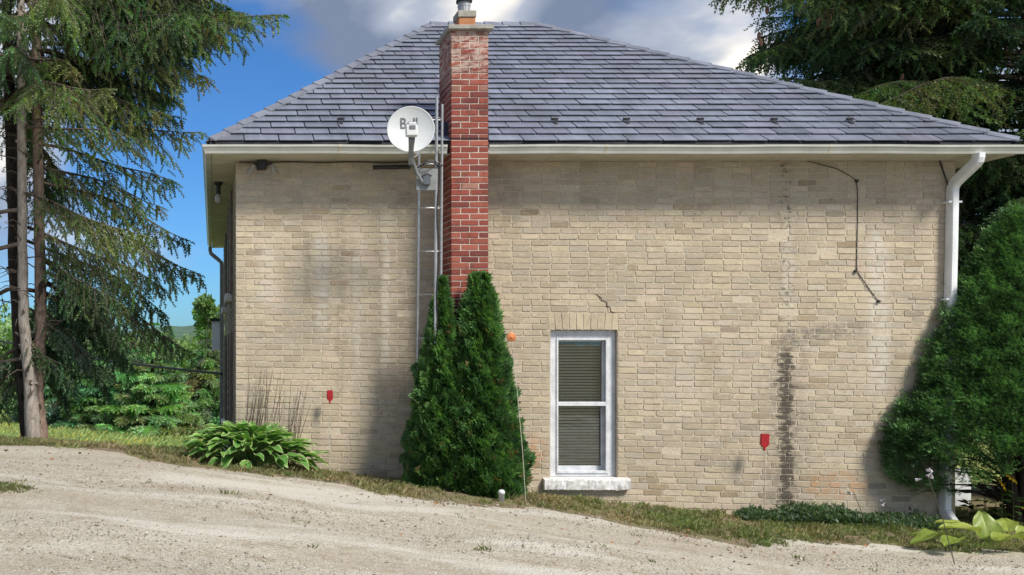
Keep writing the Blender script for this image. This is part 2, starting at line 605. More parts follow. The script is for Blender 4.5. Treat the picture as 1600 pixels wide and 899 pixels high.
M_BRICK = buff_brick_mat()
M_MORTAR = mortar_mat()
M_RED = red_brick_mat()
M_REDMORTAR = plain('chimney_mortar', (0.52, 0.46, 0.40), (0.38, 0.32, 0.28), 0.95, 30, 0.6, 60)
M_SHINGLE = shingle_mat()
M_DECK = plain('roof_underlay', (0.035, 0.035, 0.045), (0.02, 0.02, 0.028), 0.8)
M_WHITE = plain('painted_metal_white', (0.52, 0.53, 0.49), (0.42, 0.43, 0.38), 0.42, 3.0)
M_SOFFIT = plain('soffit_cream', (0.52, 0.50, 0.40), (0.44, 0.42, 0.33), 0.55, 2.0, 0.1, 30)
M_PIPE = plain('downspout_white', (0.78, 0.80, 0.82), (0.66, 0.68, 0.70), 0.4, 4.0)
M_DULLPIPE = plain('downspout_grey', (0.22, 0.21, 0.19), (0.15, 0.14, 0.13), 0.5, 6.0)
M_FRAME = plain('window_paint', (0.68, 0.70, 0.74), (0.50, 0.52, 0.55), 0.5, 9.0, 0.35, 40)
M_SILL = plain('sill_paint', (0.72, 0.73, 0.75), (0.48, 0.47, 0.45), 0.7, 14.0, 0.7, 25)
M_SLAT = plain('blind_slat', (0.86, 0.79, 0.63), (0.80, 0.73, 0.57), 0.5, 5)
M_ROOM = plain('dim_room', (0.34, 0.24, 0.16), (0.24, 0.165, 0.11), 0.9, 1.2)
M_GLASS = glass_mat()
M_GALV = plain('galvanised_steel', (0.46, 0.47, 0.48), (0.33, 0.34, 0.35), 0.42, 14, 0.1, 50, metal=0.55)
M_DISH = plain('dish_grey', (0.60, 0.63, 0.64), (0.52, 0.55, 0.56), 0.45, 3)
M_ARM = plain('dish_arm_grey', (0.23, 0.24, 0.24), (0.17, 0.18, 0.18), 0.5, 8)
M_LNB = plain('feed_white', (0.66, 0.68, 0.69), (0.58, 0.60, 0.60), 0.4, 6)
M_INK = plain('ink_grey', (0.14, 0.15, 0.17), (0.11, 0.12, 0.13), 0.6, 6)
M_BLACK = plain('black_plastic', (0.022, 0.022, 0.024), (0.014, 0.014, 0.015), 0.5, 10)
M_CONC = plain('crown_concrete', (0.36, 0.35, 0.31), (0.25, 0.24, 0.21), 0.92, 12, 0.6, 50)
M_CLAY = plain('flue_clay', (0.46, 0.20, 0.09), (0.36, 0.15, 0.07), 0.85, 14, 0.3, 50)
M_RED_PLASTIC = plain('reflector_red', (0.36, 0.012, 0.016), (0.28, 0.008, 0.012), 0.3, 20)
M_ORANGE = plain('reflector_orange', (0.62, 0.22, 0.08), (0.50, 0.16, 0.05), 0.4, 20)
M_ROD = plain('fibreglass_rod', (0.52, 0.50, 0.42), (0.42, 0.40, 0.32), 0.5, 20)
M_NEEDLE = leafy('spruce_needles', 0.6, 0.30, spec=0.2)
M_SCALE = leafy('cedar_scales', 0.5, 0.25, var=0.3)
M_YEW = leafy('yew_needles', 0.5, 0.18, var=0.3, scale=5)
M_LEAF = leafy('broad_leaves', 0.5, 0.35)
M_HOSTA = leafy('hosta_leaves', 0.42, 0.25, spec=0.45, var=0.12)
M_GRASS = leafy('grass_blades', 0.6, 0.3, var=0.3, scale=3)
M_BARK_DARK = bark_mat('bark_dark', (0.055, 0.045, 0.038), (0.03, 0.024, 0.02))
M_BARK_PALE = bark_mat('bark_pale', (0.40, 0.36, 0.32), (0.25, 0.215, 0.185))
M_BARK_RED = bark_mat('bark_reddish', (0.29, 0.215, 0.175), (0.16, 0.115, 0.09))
M_TWIG = bark_mat('dead_twig', (0.16, 0.13, 0.105), (0.09, 0.075, 0.06))
M_STONE = tinted('pebble', 0.85, 0.25, 0.2, 60)
M_DRYLEAF = tinted('dead_leaf', 0.8, 0.2, 0.3, 20, 0)
M_FLOWER = tinted('petals', 0.6, 0.2, 0.12, 20, 0)

# ------------------------------------------------------------------ ground
_RX = np.array([-60, -20, -8, -4, -2.4, -1.3, -0.23, 0.26, 1.2, 2, 3, 3.7, 4.63, 5.84, 8, 12, 30, 80])
_RZ = np.array([1.6, 1.35, 1.1, 1.0, .90, .865, .77, .72, .585, .53, .41, .315, .195, .09, .0, -.08, -.6, -1.2])
_DY = np.array([-.25, 1.2, 2.2, 4, 8, 15, 30, 60, 120, 2000])
_DZ = np.array([0, .12, .30, .72, 1.35, 1.95, 2.62, 2.9, 3.0, 3.0])


def ground_z(x, y):
    x = np.asarray(x, dtype=float)
    y = np.asarray(y, dtype=float)
    z = (np.interp(x - .25, _RX, _RZ) + np.interp(x + .25, _RX, _RZ) + np.interp(x, _RX, _RZ)) / 3
    wgt = np.clip((9.0 - x) / 6.0, 0.25, 1)
    z = z - np.interp(y, _DY, _DZ) * wgt
    far = np.clip((y - 60) / 200, 0, 1)
    z = z * (1 - far) + (-2.0) * far
    back = np.clip((-12 - y) / 30, 0, 1)
    z = z * (1 - back) + 0.2 * back
    z = z + 0.012 * np.sin(x * 3.1 + y * 1.7) + 0.010 * np.sin(x * 1.3 - y * 4.3 + 1.0)
    return z


def gz(x, y):
    return float(ground_z(x, y))


def axis(lo, hi, step, far_lo, far_hi, grow=1.28):
    a = list(np.arange(lo, hi + 1e-6, step))
    s, x = step, hi
    while x < far_hi:
        s *= grow
        x += s
        a.append(x)
    s, x = step, lo
    while x > far_lo:
        s *= grow
        x -= s
        a.insert(0, x)
    return np.array(a)


def sheet(name, X, Y, Z, mat):
    ny, nx = X.shape
    V = np.stack([X.ravel(), Y.ravel(), Z.ravel()], 1)
    i = np.arange(ny - 1)[:, None] * nx + np.arange(nx - 1)[None, :]
    F = np.stack([i, i + 1, i + nx + 1, i + nx], 2).reshape(-1, 4)
    return link(name, np_mesh(name, V, F), mat, smooth=True)


def ground_mat():
    m, g, b = new_mat('yard_ground')
    p = g.pos()
    s = g.sep(p)
    f = g.noise(p, 2.2, 5, 0.65)
    f2 = g.noise(p, 24, 5, 0.7)
    grass = g.mix(g.step(f2, 0.35, 0.65), (0.12, 0.12, 0.05), (0.21, 0.185, 0.10))
    dirt = g.mix(g.step(f2, 0.3, 0.7), (0.25, 0.20, 0.14), (0.14, 0.105, 0.07))
    near = g.mix(g.step(f, 0.40, 0.60), dirt, grass)
    ff = g.noise(g.scale(p, (0.25, 0.9, 1)), 1.0, 5, 0.65)
    field = g.mix(g.step(ff, 0.35, 0.65), (0.24, 0.30, 0.09), (0.34, 0.35, 0.11))
    c = g.mix(g.step(s[1], 2.5, 7.0), near, field)
    g.put(b.inputs['Base Color'], c)
    b.inputs['Roughness'].default_value = 0.95
    b.inputs['Specular IOR Level'].default_value = 0.1
    g.put(b.inputs['Normal'], g.bump(f2, 0.8, 0.03))
    return m


def gravel_mat():
    m, g, b = new_mat('limestone_gravel')
    p = g.pos()
    vo = g.node('ShaderNodeTexVoronoi', feature='F1')
    g.put(vo.inputs['Vector'], p)
    vo.inputs['Scale'].default_value = 62
    vo2 = g.node('ShaderNodeTexVoronoi', feature='F1')
    g.put(vo2.inputs['Vector'], p)
    vo2.inputs['Scale'].default_value = 40
    cell = g.sep(vo.outputs['Color'])[0]
    band = g.noise(g.scale(p, (0.35, 1.5, 1)), 1.0, 4, 0.6)
    fine = g.noise(p, 9, 6, 0.75)
    c = g.mix(cell, (0.30, 0.27, 0.215), (0.49, 0.455, 0.39))
    c = g.mix(g.m('MULTIPLY', g.step(cell, 0.84, 0.95), 0.5), c, (0.20, 0.16, 0.115))
    pt_ = g.noise(p, 3.2, 6, 0.7)
    c = g.mix(g.m('MULTIPLY', g.step(pt_, 0.50, 0.66), 0.55), c, (0.27, 0.225, 0.16))
    c = g.mix(g.m('MULTIPLY', g.step(band, 0.50, 0.66), 0.75), c, (0.52, 0.50, 0.445))
    c = g.mix(g.m('MULTIPLY', g.step(fine, 0.54, 0.70), 0.5), c, (0.21, 0.165, 0.11))
    c = g.mix(g.m('MULTIPLY', g.step(band, 0.50, 0.30), 0.4), c, (0.26, 0.21, 0.15))
    g.put(b.inputs['Base Color'], c)
    b.inputs['Roughness'].default_value = 0.95
    b.inputs['Specular IOR Level'].default_value = 0.15
    h = g.m('ADD', g.m('MULTIPLY', vo.outputs['Distance'], -0.8), g.m('ADD', g.m('MULTIPLY', vo2.outputs['Distance'], -0.6), fine))
    g.put(b.inputs['Normal'], g.bump(h, 0.7, 0.016))
    return m


gx = axis(-6, 12, 0.15, -900, 900)
gy = axis(-8, 6, 0.15, -600, 1600)
GX, GY = np.meshgrid(gx, gy)
tag(sheet('ground', GX, GY, ground_z(GX, GY), ground_mat()), kind='structure')


def drive_edge(x):
    x = np.asarray(x, dtype=float)
    e = np.interp(x, [-30, -4, -2.2, -1.2, -.2, 1.2, 2.0, 3.0, 4.3, 6.0, 7.6, 14, 30],
                  [0.4, 0.1, -.30, -.60, -1.1, -1.3, -1.6, -1.45, -1.95, -1.7, -1.6, -1.7, -1.7])
    return e + 0.10 * np.sin(x * 2.3) + 0.07 * np.sin(x * 5.9 + 1) + 0.045 * np.sin(x * 13.7 + 2) + 0.03 * np.sin(x * 31)


dxs = np.concatenate([np.arange(-30, -5, 0.6), np.arange(-5, 12, 0.07), np.arange(12, 30.1, 0.6)])
tv = np.concatenate([np.linspace(0, 0.12, 8)[:-1], np.linspace(0.12, 1, 70)])
DX = np.tile(dxs, (len(tv), 1))
DE = drive_edge(DX)
DYY = DE + (-16 - DE) * tv[:, None]
DZZ = ground_z(DX, DYY) + 0.010 + 0.006 * np.sin(DX * 0.9 + DYY * 2.6) - 0.006 * (tv[:, None] == 0)
tag(sheet('driveway', DX, DYY, DZZ, gravel_mat()), kind='structure')

# far wooded hills
hx = np.linspace(-420, 420, 120)
hy = np.linspace(0, 1, 24)
HX, HT = np.meshgrid(hx, hy)
prof = 17 + 7 * np.sin(HX * 0.011 + 1.15) + 5 * np.sin(HX * 0.027 + 0.4) + 2 * np.sin(HX * 0.09)
HZ = -3 + prof * np.sin(np.clip(HT, 0, 1) * math.pi / 2) ** 1.2 * 1.0 + rng.normal(0, 0.5, HX.shape)
HY = 620 + 260 * HT
M_HILL = plain('far_woods', (0.075, 0.135, 0.085), (0.045, 0.095, 0.065), 1.0, 0.11, 0.0)
tag(sheet('hill', HX, HY, HZ, M_HILL), kind='structure')

# ------------------------------------------------------------------ the house
house = empty('brick_house', (4.3, 4.8, 0.0), 'buff brick house with a dark slate hip roof and red chimney', 'house')
XL, XR, YB = 0.257, 8.293, 9.72           # wall corners and back wall
ZT = 4.028                                # top of the walls, under the soffit
WX0, WX1, WZ0, WZ1 = 3.771, 4.521, 0.50, 2.143   # facade window opening

mb = MB()
T = 0.25
mb.box(XL + .004, WX0, 0.0, T, -0.5, ZT)
mb.box(WX1, XR - .004, 0.0, T, -0.5, ZT)
mb.box(WX0, WX1, 0.0, T, -0.5, WZ0 - .005)
mb.box(WX0, WX1, 0.0, T, WZ1, ZT)
wall = mb.build('wall', M_MORTAR, house)
wall['label'] = 'front wall of weathered buff brick'


def course_z(zc, x):
    """the old wall has settled: courses dip to the right, more so lower down"""
    return 4.043 - (4.043 - zc) * (1 + 0.00714 * (x - 4.3))


BUFF = [((.475, .402, .295), 5), ((.455, .392, .30), 5), ((.48, .415, .295), 2), ((.475, .39, .305), 2), ((.435, .385, .305), 2), ((.41, .345, .25), 1.0)]


def buff_tint(u, v):
    cs, ws = zip(*BUFF)
    c = np.array(random.choices(cs, ws)[0])
    cl = math.sin(u * 1.7 + v * 2.3) + math.sin(u * 3.9 - v * 4.1 + 1) + .7 * math.sin(u * 7.3 + v * 6.1)
    pr = .02 + .10 * max(0, cl - .6) + (.30 if .3 < v < .80 and 4.6 < u < 6.4 else 0) + (.08 if v < .8 else 0)
    if random.random() < pr:
        c = c * np.array(random.choice([(.74, .69, .62), (.84, .82, .80), (.80, .78, .76), (.86, .82, .75)])) * random.uniform(.85, 1.1)
    return np.clip(c * random.uniform(0.88, 1.09), 0, .6)


def brick_shape(u0, u1, za, zb, zc, zd, depth, jit=0.0016):
    """a worn brick: outline (u0..u1) with its four corner heights, proud of the joint"""
    c = 0.005
    h = zb - za
    um = (u0 + u1) / 2 + random.uniform(-.03, .03)
    k = (um - u0) / (u1 - u0)
    out = [(u0 + c, za), (um, za * (1 - k) + zd * k), (u1 - c, zd), (u1, zd + c), (u1, zc - c), (u1 - c, zc), (um, zb * (1 - k) + zc * k), (u0 + c, zb), (u0, zb - c), (u0, za + c)]
    out = [(u + random.uniform(-jit, jit), v + random.uniform(-jit, jit)) for u, v in out]
    cu, cv = (u0 + u1) / 2, (za + zc) / 2
    tu, tvv = random.uniform(-.007, .007), random.uniform(-.03, .03)
    V, F = [], []
    n = len(out)
    for (u, v) in out:
        V.append((u, 0.014, v))
    for (u, v) in out:
        ins = random.uniform(.0015, .0045)
        du, dv = u - cu, v - cv
        uu = u - math.copysign(min(ins, abs(du)), du)
        vv = v - math.copysign(min(ins, abs(dv)), dv)
        V.append((uu, depth + tu * du + tvv * dv + random.uniform(-.0008, .0008), vv))
    for i in range(n):
        j = (i + 1) % n
        F.append((i, j, n + j, n + i))
    F.append(tuple(range(n, 2 * n)))
    return V, F


def lay_bricks(u_lo, u_hi, z_lo, z_hi, holes, zfun, L=0.213, pitch=0.0675, seed=1):
    random.seed(seed)
    res = []
    nrow = int((4.04 - z_lo) / pitch)
    for r in range(nrow):
        zc = 4.026 - pitch * (r + 0.5)
        if zc > z_hi:
            continue
        spans = [(u_lo, u_hi)]
        for (a, b, z0, z1) in holes:
            if z0 < zc < z1:
                ns = []
                for (p, q) in spans:
                    if a > p:
                        ns.append((p, min(a, q)))
                    if b < q:
                        ns.append((max(b, p), q))
                spans = [s for s in ns if s[1] - s[0] > 0.03]
        header = (r % 9 == 5)
        for (p, q) in spans:
            l = L if not header else L * random.choice([1, 1, 1])
            u = p
            first = l * (0.5 if r % 2 else 1.0) * random.uniform(0.95, 1.05)
            if p > u_lo + .1:
                first = l * random.choice([0.5, 1.0, 0.35])
            nxt = first
            while u < q - 0.004:
                e = u + nxt
                if q - e < 0.055:
                    e = q
                g_ = 0.0043
                a, b = u + g_, e - g_
                if b - a > 0.02:
                    hh = pitch * 0.5 - 0.0036 - random.uniform(0, .0012)
                    za, zb = zfun(zc - hh, a), zfun(zc + hh, a)
                    zd, ze = zfun(zc - hh, b), zfun(zc + hh, b)
                    dp = -0.0050 + random.uniform(-.0015, .0014)
                    if random.random() < 0.02:
                        dp = 0.0015
                    V, F = brick_shape(a, b, za, zb, ze, zd, dp)
                    res.append((a, b, zc, V, F, buff_tint(a, zc)))
                u = e
                nxt = l * random.uniform(0.985, 1.015)
                if random.random() < 0.03:
                    nxt = l * 0.5
    return res


def brick_obj(name, V, F, tint, mat, parent):
    me = bpy.data.meshes.new(name)
    me.from_pydata([tuple(v) for v in V], [], F)
    me.update()
    a = me.attributes.new('tint', 'FLOAT_COLOR', 'POINT')
    a.data.foreach_set('color', np.tile(np.array([*tint, 1.0], dtype=np.float32), len(V)))
    return link(name, me, mat, parent)


def joined(name, items, mat, parent, kind='stuff'):
    """items (V, F, tint) joined into one mesh"""
    V, F, Tn = [], [], []
    for (v, f, t) in items:
        n = len(V)
        V += [tuple(p) for p in v]
        F += [tuple(i + n for i in q) for q in f]
        Tn += [(*t, 1.0)] * len(v)
    me = bpy.data.meshes.new(name)
    me.from_pydata(V, [], F)
    me.update()
    a = me.attributes.new('tint', 'FLOAT_COLOR', 'POINT')
    a.data.foreach_set('color', np.array(Tn, dtype=np.float32).ravel())
    o = link(name, me, mat, parent)
    if kind:
        o['kind'] = kind
    return o


LX0, LX1, LZ1 = 3.748, 4.524, 2.338        # soldier course over the window
holes = [(WX0, WX1, WZ0 - .17, WZ1 + .02), (LX0, LX1, WZ1, LZ1 + .01), (3.672, 4.648, 0.355, 0.497)]
bricks = lay_bricks(XL, XR, -0.25, 4.03, holes, course_z, seed=5)


def seen_area(b):
    a, c, zc = b[0], b[1], b[2]
    px, py = PX + 140 * (a + c) / 2, PY - 140 * (zc - 2)
    if py < 262 or py > 775 - 60 * (px < 700) or 640 < px < 832 and py > 420 or px > 1440 and py > 430 or px > 1370 and py > 640 or px < 500 and py > 650 or 685 < px < 768:
        return 0
    return (c - a) * (1 + 0.00714 * ((a + c) / 2 - 4.3))


order = sorted(range(len(bricks)), key=lambda i: -seen_area(bricks[i]))
single = set(order[:300])
for i in single:
    b = bricks[i]
    brick_obj('brick', b[3], b[4], b[5], M_BRICK, wall)
joined('brickwork', [(b[3], b[4], b[5]) for i, b in enumerate(bricks) if i not in single], M_BRICK, wall)

# soldier course, bricks standing on end
random.seed(8)
n_s = 10
for k in range(n_s):
    w = (LX1 - LX0) / n_s
    x0 = LX0 + k * w + .003
    x1 = LX0 + (k + 1) * w - .003
    fl = (k - (n_s - 1) / 2) * 0.004
    zt = LZ1 + random.uniform(-.004, .004)
    zb = WZ1 + 0.004
    V, F = brick_shape(x0, x1, zb, zt, zt, zb, -0.006 + random.uniform(-.002, .002))
    V = [(x + fl * (z - zb) / (zt - zb), y, z) for x, y, z in V]
    brick_obj('lintel_brick', V, F, np.array((.47, .40, .285)) * random.uniform(.9, 1.08), M_BRICK, wall)

# stepped settlement crack above the window
mb = MB()
pts = [at(930, 459, 0), at(934, 462, 0), at(940, 467, 0), at(939, 470, 0), at(947, 472, 0), at(948, 479, 0), at(953, 480, 0), at(954, 487, 0), at(962, 489, 0)]
mb.tube([(p.x, -0.0072, p.z) for p in pts], [.001, .004, .0055, .004, .0055, .0055, .004, .005, .001], 5)
mb.build('crack', plain('open_joint', (0.10, 0.08, 0.06), (0.06, 0.05, 0.04), 1.0), wall)

# left, right and back walls
side_holes = [(2.05, 3.05, 2.66, 3.95), (6.9, 7.9, 2.66, 3.95), (2.05, 3.05, 0.55, 2.13), (6.9, 7.9, 0.55, 2.13)]
mb = MB()
us = [0.26, 2.05, 3.05, 6.9, 7.9, YB - .26]
for i in range(5):
    if i in (1, 3):
        for (z0, z1) in ((-1.2, .55), (2.13, 2.66), (3.95, ZT)):
            mb.box(XL + .006, XL + T, us[i], us[i + 1], z0, z1)
    else:
        mb.box(XL + .006, XL + T, us[i], us[i + 1], -1.2, ZT)
lw = mb.build('wall', M_MORTAR, house)
lw['label'] = 'left side wall of buff brick seen edge on'
sb = lay_bricks(0.004, YB, -1.1, 4.03, side_holes, lambda z, x: z, seed=6)
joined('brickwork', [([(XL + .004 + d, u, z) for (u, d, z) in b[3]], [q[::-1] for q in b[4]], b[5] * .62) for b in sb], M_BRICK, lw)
mb = MB()
mb.box(XR - T, XR - .006, 0.26, YB - .26, -1.2, ZT)
rw = mb.build('wall', M_MORTAR, house)
rw['label'] = 'right side wall of buff brick'
sb = lay_bricks(0.004, YB, -1.1, 4.03, [], lambda z, x: z, seed=7)
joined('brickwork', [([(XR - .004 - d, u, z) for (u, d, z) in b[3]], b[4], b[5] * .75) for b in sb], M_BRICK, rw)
mb = MB()
mb.box(XL + .004, XR - .004, YB - .25, YB, -2.2, ZT)
mb.build('wall', plain('rear_brick', (.40, .34, .25), (.30, .25, .18), .9, 20, .5, 50), house)['label'] = 'back wall of the house'

# side windows with dark shutters, seen almost edge on
for (y0, y1, z0, z1) in side_holes:
    f = MB()
    f.box(XL + .07, XL + .12, y0, y0 + .07, z0, z1)
    f.box(XL + .07, XL + .12, y1 - .07, y1, z0, z1)
    f.box(XL + .07, XL + .12, y0 + .07, y1 - .07, z1 - .08, z1)
    f.box(XL + .07, XL + .12, y0 + .07, y1 - .07, z0, z0 + .08)
    f.box(XL + .075, XL + .115, y0 + .07, y1 - .07, (z0 + z1) / 2 - .03, (z0 + z1) / 2 + .03)
    w = f.build('window', M_FRAME, house)
    p = MB()
    p.box(XL + .09, XL + .10, y0 + .07, y1 - .07, z0 + .08, z1 - .08)
    p.build('pane', plain('dark_glass', (.02, .022, .025), (.015, .016, .018), .08), w)
    s = MB()
    s.rbox(XL - .09, XL + .07, y0 - .06, y1 + .06, z0 - .11, z0 - .004, .006)
    s.build('sill', M_SILL, w)
    for (a, b) in ((y0 - .44, y0 - .02), (y1 + .02, y1 + .44)):
        s = MB()
        s.rbox(XL - .035, XL - .006, a, b, z0, z1, .004)
        for k in range(12):
            zz = z0 + .08 + k * (z1 - z0 - .16) / 12
            s.box(XL - .042, XL - .034, a + .05, b - .05, zz, zz + .05)
        s.build('shutter', plain('shutter_dark', (.22, .165, .125), (.15, .11, .085), .6), w)

# ------------------------------------------------------------------ front window
win = MB()
x0, x1, z0, z1 = WX0 + .002, WX1 - .002, WZ0 + .002, WZ1 - .002
win.rbox(x0, x0 + .083, .06, .17, z0, z1, .004)
win.rbox(x1 - .088, x1, .06, .17, z0, z1, .004)
win.rbox(x0 + .083, x1 - .088, .061, .17, z1 - .088, z1, .004)
win.rbox(x0 + .083, x1 - .088, .061, .17, z0, z0 + .035, .004)
window = win.build('window', M_FRAME, house)
window['label'] = 'white painted sash window with storm frame'
ix0, ix1, iz0, iz1 = x0 + .083, x1 - .088, z0 + .035, z1 - .088
f = MB()
for (a, b, c, d) in ((ix0, ix0 + .022, iz0, iz1), (ix1 - .022, ix1, iz0, iz1), (ix0 + .022, ix1 - .022, iz1 - .024, iz1), (ix0 + .022, ix1 - .022, iz0, iz0 + .03), (ix0 + .022, ix1 - .022, 1.292, 1.338)):
    f.rbox(a, b, .048, .078, c, d, .003)
f.build('storm_frame', M_FRAME, window)
for (za, zb, yy) in ((iz0, 1.335, .135), (1.295, iz1, .105)):
    f = MB()
    f.rbox(ix0, ix0 + .042, yy, yy + .03, za, zb, .003)
    f.rbox(ix1 - .042, ix1, yy, yy + .03, za, zb, .003)
    f.rbox(ix0 + .042, ix1 - .042, yy + .001, yy + .03, zb - .038, zb, .003)
    f.rbox(ix0 + .042, ix1 - .042, yy + .001, yy + .03, za, za + (.075 if za == iz0 else .038), .003)
    sash = f.build('sash', M_FRAME, window)
    p = MB()
    zl = za + (.075 if za == iz0 else .038)
    p.box(ix0 + .042, ix1 - .042, yy + .012, yy + .016, zl, zb - .038)
    p.build('pane', M_GLASS, sash)
s = MB()
random.seed(3)
prs = [(-.060, .362), (-.070, .372), (-.073, .42), (-.072, .474), (-.062, .488), (.0, .496), (.06, .500), (.06, .362)]
s.sweep(prs, lambda t, a, b: (t, a + (random.uniform(-.006, .006) if a < -.01 else 0), b + (random.uniform(-.005, .005) if a < -.01 else 0)), [3.683 + .954 * k / 40 for k in range(41)])
s.build('sill', M_SILL, window)
r = MB()
r.box(3.0, 5.4, 2.2, 2.24, -.2, 3.0)
r.box(3.0, 3.04, .3, 2.2, -.2, 3.0)
r.box(5.36, 5.4, .3, 2.2, -.2, 3.0)
r.box(3.04, 5.36, .3, 2.2, -.24, -.2)
r.box(3.04, 5.36, .3, 2.2, 3.0, 3.04)
r.build('room', M_ROOM, house)

blind = empty('window_blind', (4.14, .215, iz1), 'cream slatted venetian blind hanging behind the window glass', 'blind')
b = MB()
b.rbox(ix0 + .01, ix1 - .015, .20, .235, iz1 - .035, iz1 - .002, .003)
b.build('headrail', M_SLAT, blind)
b = MB()
for xx in (ix0 + .12, ix1 - .13):
    b.tube([(xx, .2175, iz0 + .05), (xx, .2175, iz1 - .03)], .0015, 4)
b.build('ladder_cord', M_SLAT, blind)
sl = None
zz = iz0 + .06
k = 0
while zz < iz1 - .05:
    if sl is None:
        V, F = [], []
        for i in range(5):
            t = i / 4 - .5
            c, s_ = math.cos(R(52)), math.sin(R(52))
            dep, hgt = t * .027, .0025 * (1 - 4 * t * t)
            yy, zq = dep * c + hgt * s_ * 0, dep * s_ + hgt
            V += [(-(ix1 - ix0) / 2 + .012, yy, zq), ((ix1 - ix0) / 2 - .016, yy, zq)]
        F = [(2 * i, 2 * i + 1, 2 * i + 3, 2 * i + 2) for i in range(4)]
        me = bpy.data.meshes.new('slat')
        me.from_pydata(V, [], F)
        me.materials.append(M_SLAT)
        sl = bpy.data.objects.new('slat', me)
        o = sl
    else:
        o = sl.copy()
    COL.objects.link(o)
    o.parent = blind
    o.location = Vector(((ix0 + ix1) / 2, .2175, zz)) - Vector(blind.location)
    o.rotation_euler = (random.uniform(-.04, .04), random.uniform(-.002, .002), 0)
    zz += .0335
    k += 1

# ------------------------------------------------------------------ eaves
GZ0, GZ1 = 4.030, 4.115
s = MB()
s.box(-.006, 8.66, -.36, .26, 4.030, 4.045)
s.box(-.006, .26, .26, 9.75, 4.030, 4.045)
s.box(8.29, 8.66, .26, 9.75, 4.030, 4.045)
s.box(-.006, 8.66, 9.75, 10.07, 4.030, 4.045)
for k in range(29):                       # panel seams
    xx = .1 + k * .3
    s.box(xx, xx + .006, -.355, -.012, 4.0265, 4.0302)
for k in range(33):
    yy = .1 + k * .3
    s.box(.0, XL - .012, yy, yy + .006, 4.0265, 4.0302)
    s.box(XR + .012, 8.65, yy, yy + .006, 4.0265, 4.0302)
s.build('soffit', M_SOFFIT, house)
s = MB()
s.box(-.008, 2.50, -.362, -.345, 4.026, 4.150)
s.box(2.97, 8.662, -.362, -.345, 4.026, 4.150)
s.box(-.008, .010, -.345, 10.06, 4.026, 4.150)
s.box(8.645, 8.662, -.345, 10.06, 4.026, 4.150)
s.build('fascia', M_SOFFIT, house)
GP = [(.004, 4.034), (.066, 4.030), (.070, 4.040), (.074, 4.055), (.086, 4.078), (.092, 4.094), (.100, 4.098), (.102, 4.120), (.094, 4.120), (.092, 4.102), (.082, 4.094), (.066, 4.045), (.012, 4.044), (.010, 4.115), (.004, 4.115)]


def gutter_run(pts_fn, ts):
    m_ = MB()
    m_.sweep(GP, pts_fn, ts)
    return m_.build('gutter', M_WHITE, house)


def wav(t):
    return .0025 * math.sin(t * 2.1) + .0015 * math.sin(t * 5.3 + 1)


gutter_run(lambda t, a, b: (t - (a if t < -.002 else 0), -.362 - a, b + wav(t)), [-.0081] + [i * .25 for i in range(0, 10)] + [2.515])
gutter_run(lambda t, a, b: (t + (a if t > 8.6621 else 0), -.362 - a, b + wav(t)), [2.962] + [3 + i * .25 for i in range(0, 23)] + [8.6625])
gutter_run(lambda t, a, b: (-.0082 - a, t - (a if t < -.3619 else 0), b + wav(t)), [-.3622] + [i * .5 for i in range(0, 20)] + [10.06])

for xx in (1.35, 4.2, 6.6):
    s = MB()
    s.sweep([(a * 1.0 + (.0015 if a > .05 else 0), b + (.0015 if b > 4.1 else -.0012)) for a, b in GP[1:8]], lambda t, a, b: (t, -.3622 - a, b + wav(t)), [xx, xx + .035], closed=False)
    s.build('gutter_seam', M_SOFFIT, house)

# ------------------------------------------------------------------ roof
EX0, EX1, EY0, EY1, EZ = -.034, 8.685, -.40, 10.10, 4.158
RX0, RX1, RY0, RY1, RZ = 3.113, 4.651, 3.10, 6.60, 6.541
rb = MB()
rb.add([(EX0, EY0, EZ), (EX1, EY0, EZ), (EX1, EY1, EZ), (EX0, EY1, EZ), (RX0, RY0, RZ), (RX1, RY0, RZ), (RX1, RY1, RZ), (RX0, RY1, RZ),
        (EX0, EY0, EZ - .022), (EX1, EY0, EZ - .022), (EX1, EY1, EZ - .022), (EX0, EY1, EZ - .022)],
       [(0, 1, 5, 4), (1, 2, 6, 5), (2, 3, 7, 6), (3, 0, 4, 7), (4, 5, 6, 7), (8, 9, 1, 0), (9, 10, 2, 1), (10, 11, 3, 2), (11, 8, 0, 3), (11, 10, 9, 8)])
roof = rb.build('roof', M_DECK, house)


def clip(poly, fn):
    out = []
    for i in range(len(poly)):
        a, b = poly[i], poly[(i + 1) % len(poly)]
        fa, fb = fn(a), fn(b)
        if fa >= 0:
            out.append(a)
        if (fa >= 0) != (fb >= 0):
            t = fa / (fa - fb)
            out.append((a[0] + (b[0] - a[0]) * t, a[1] + (b[1] - a[1]) * t))
    return out


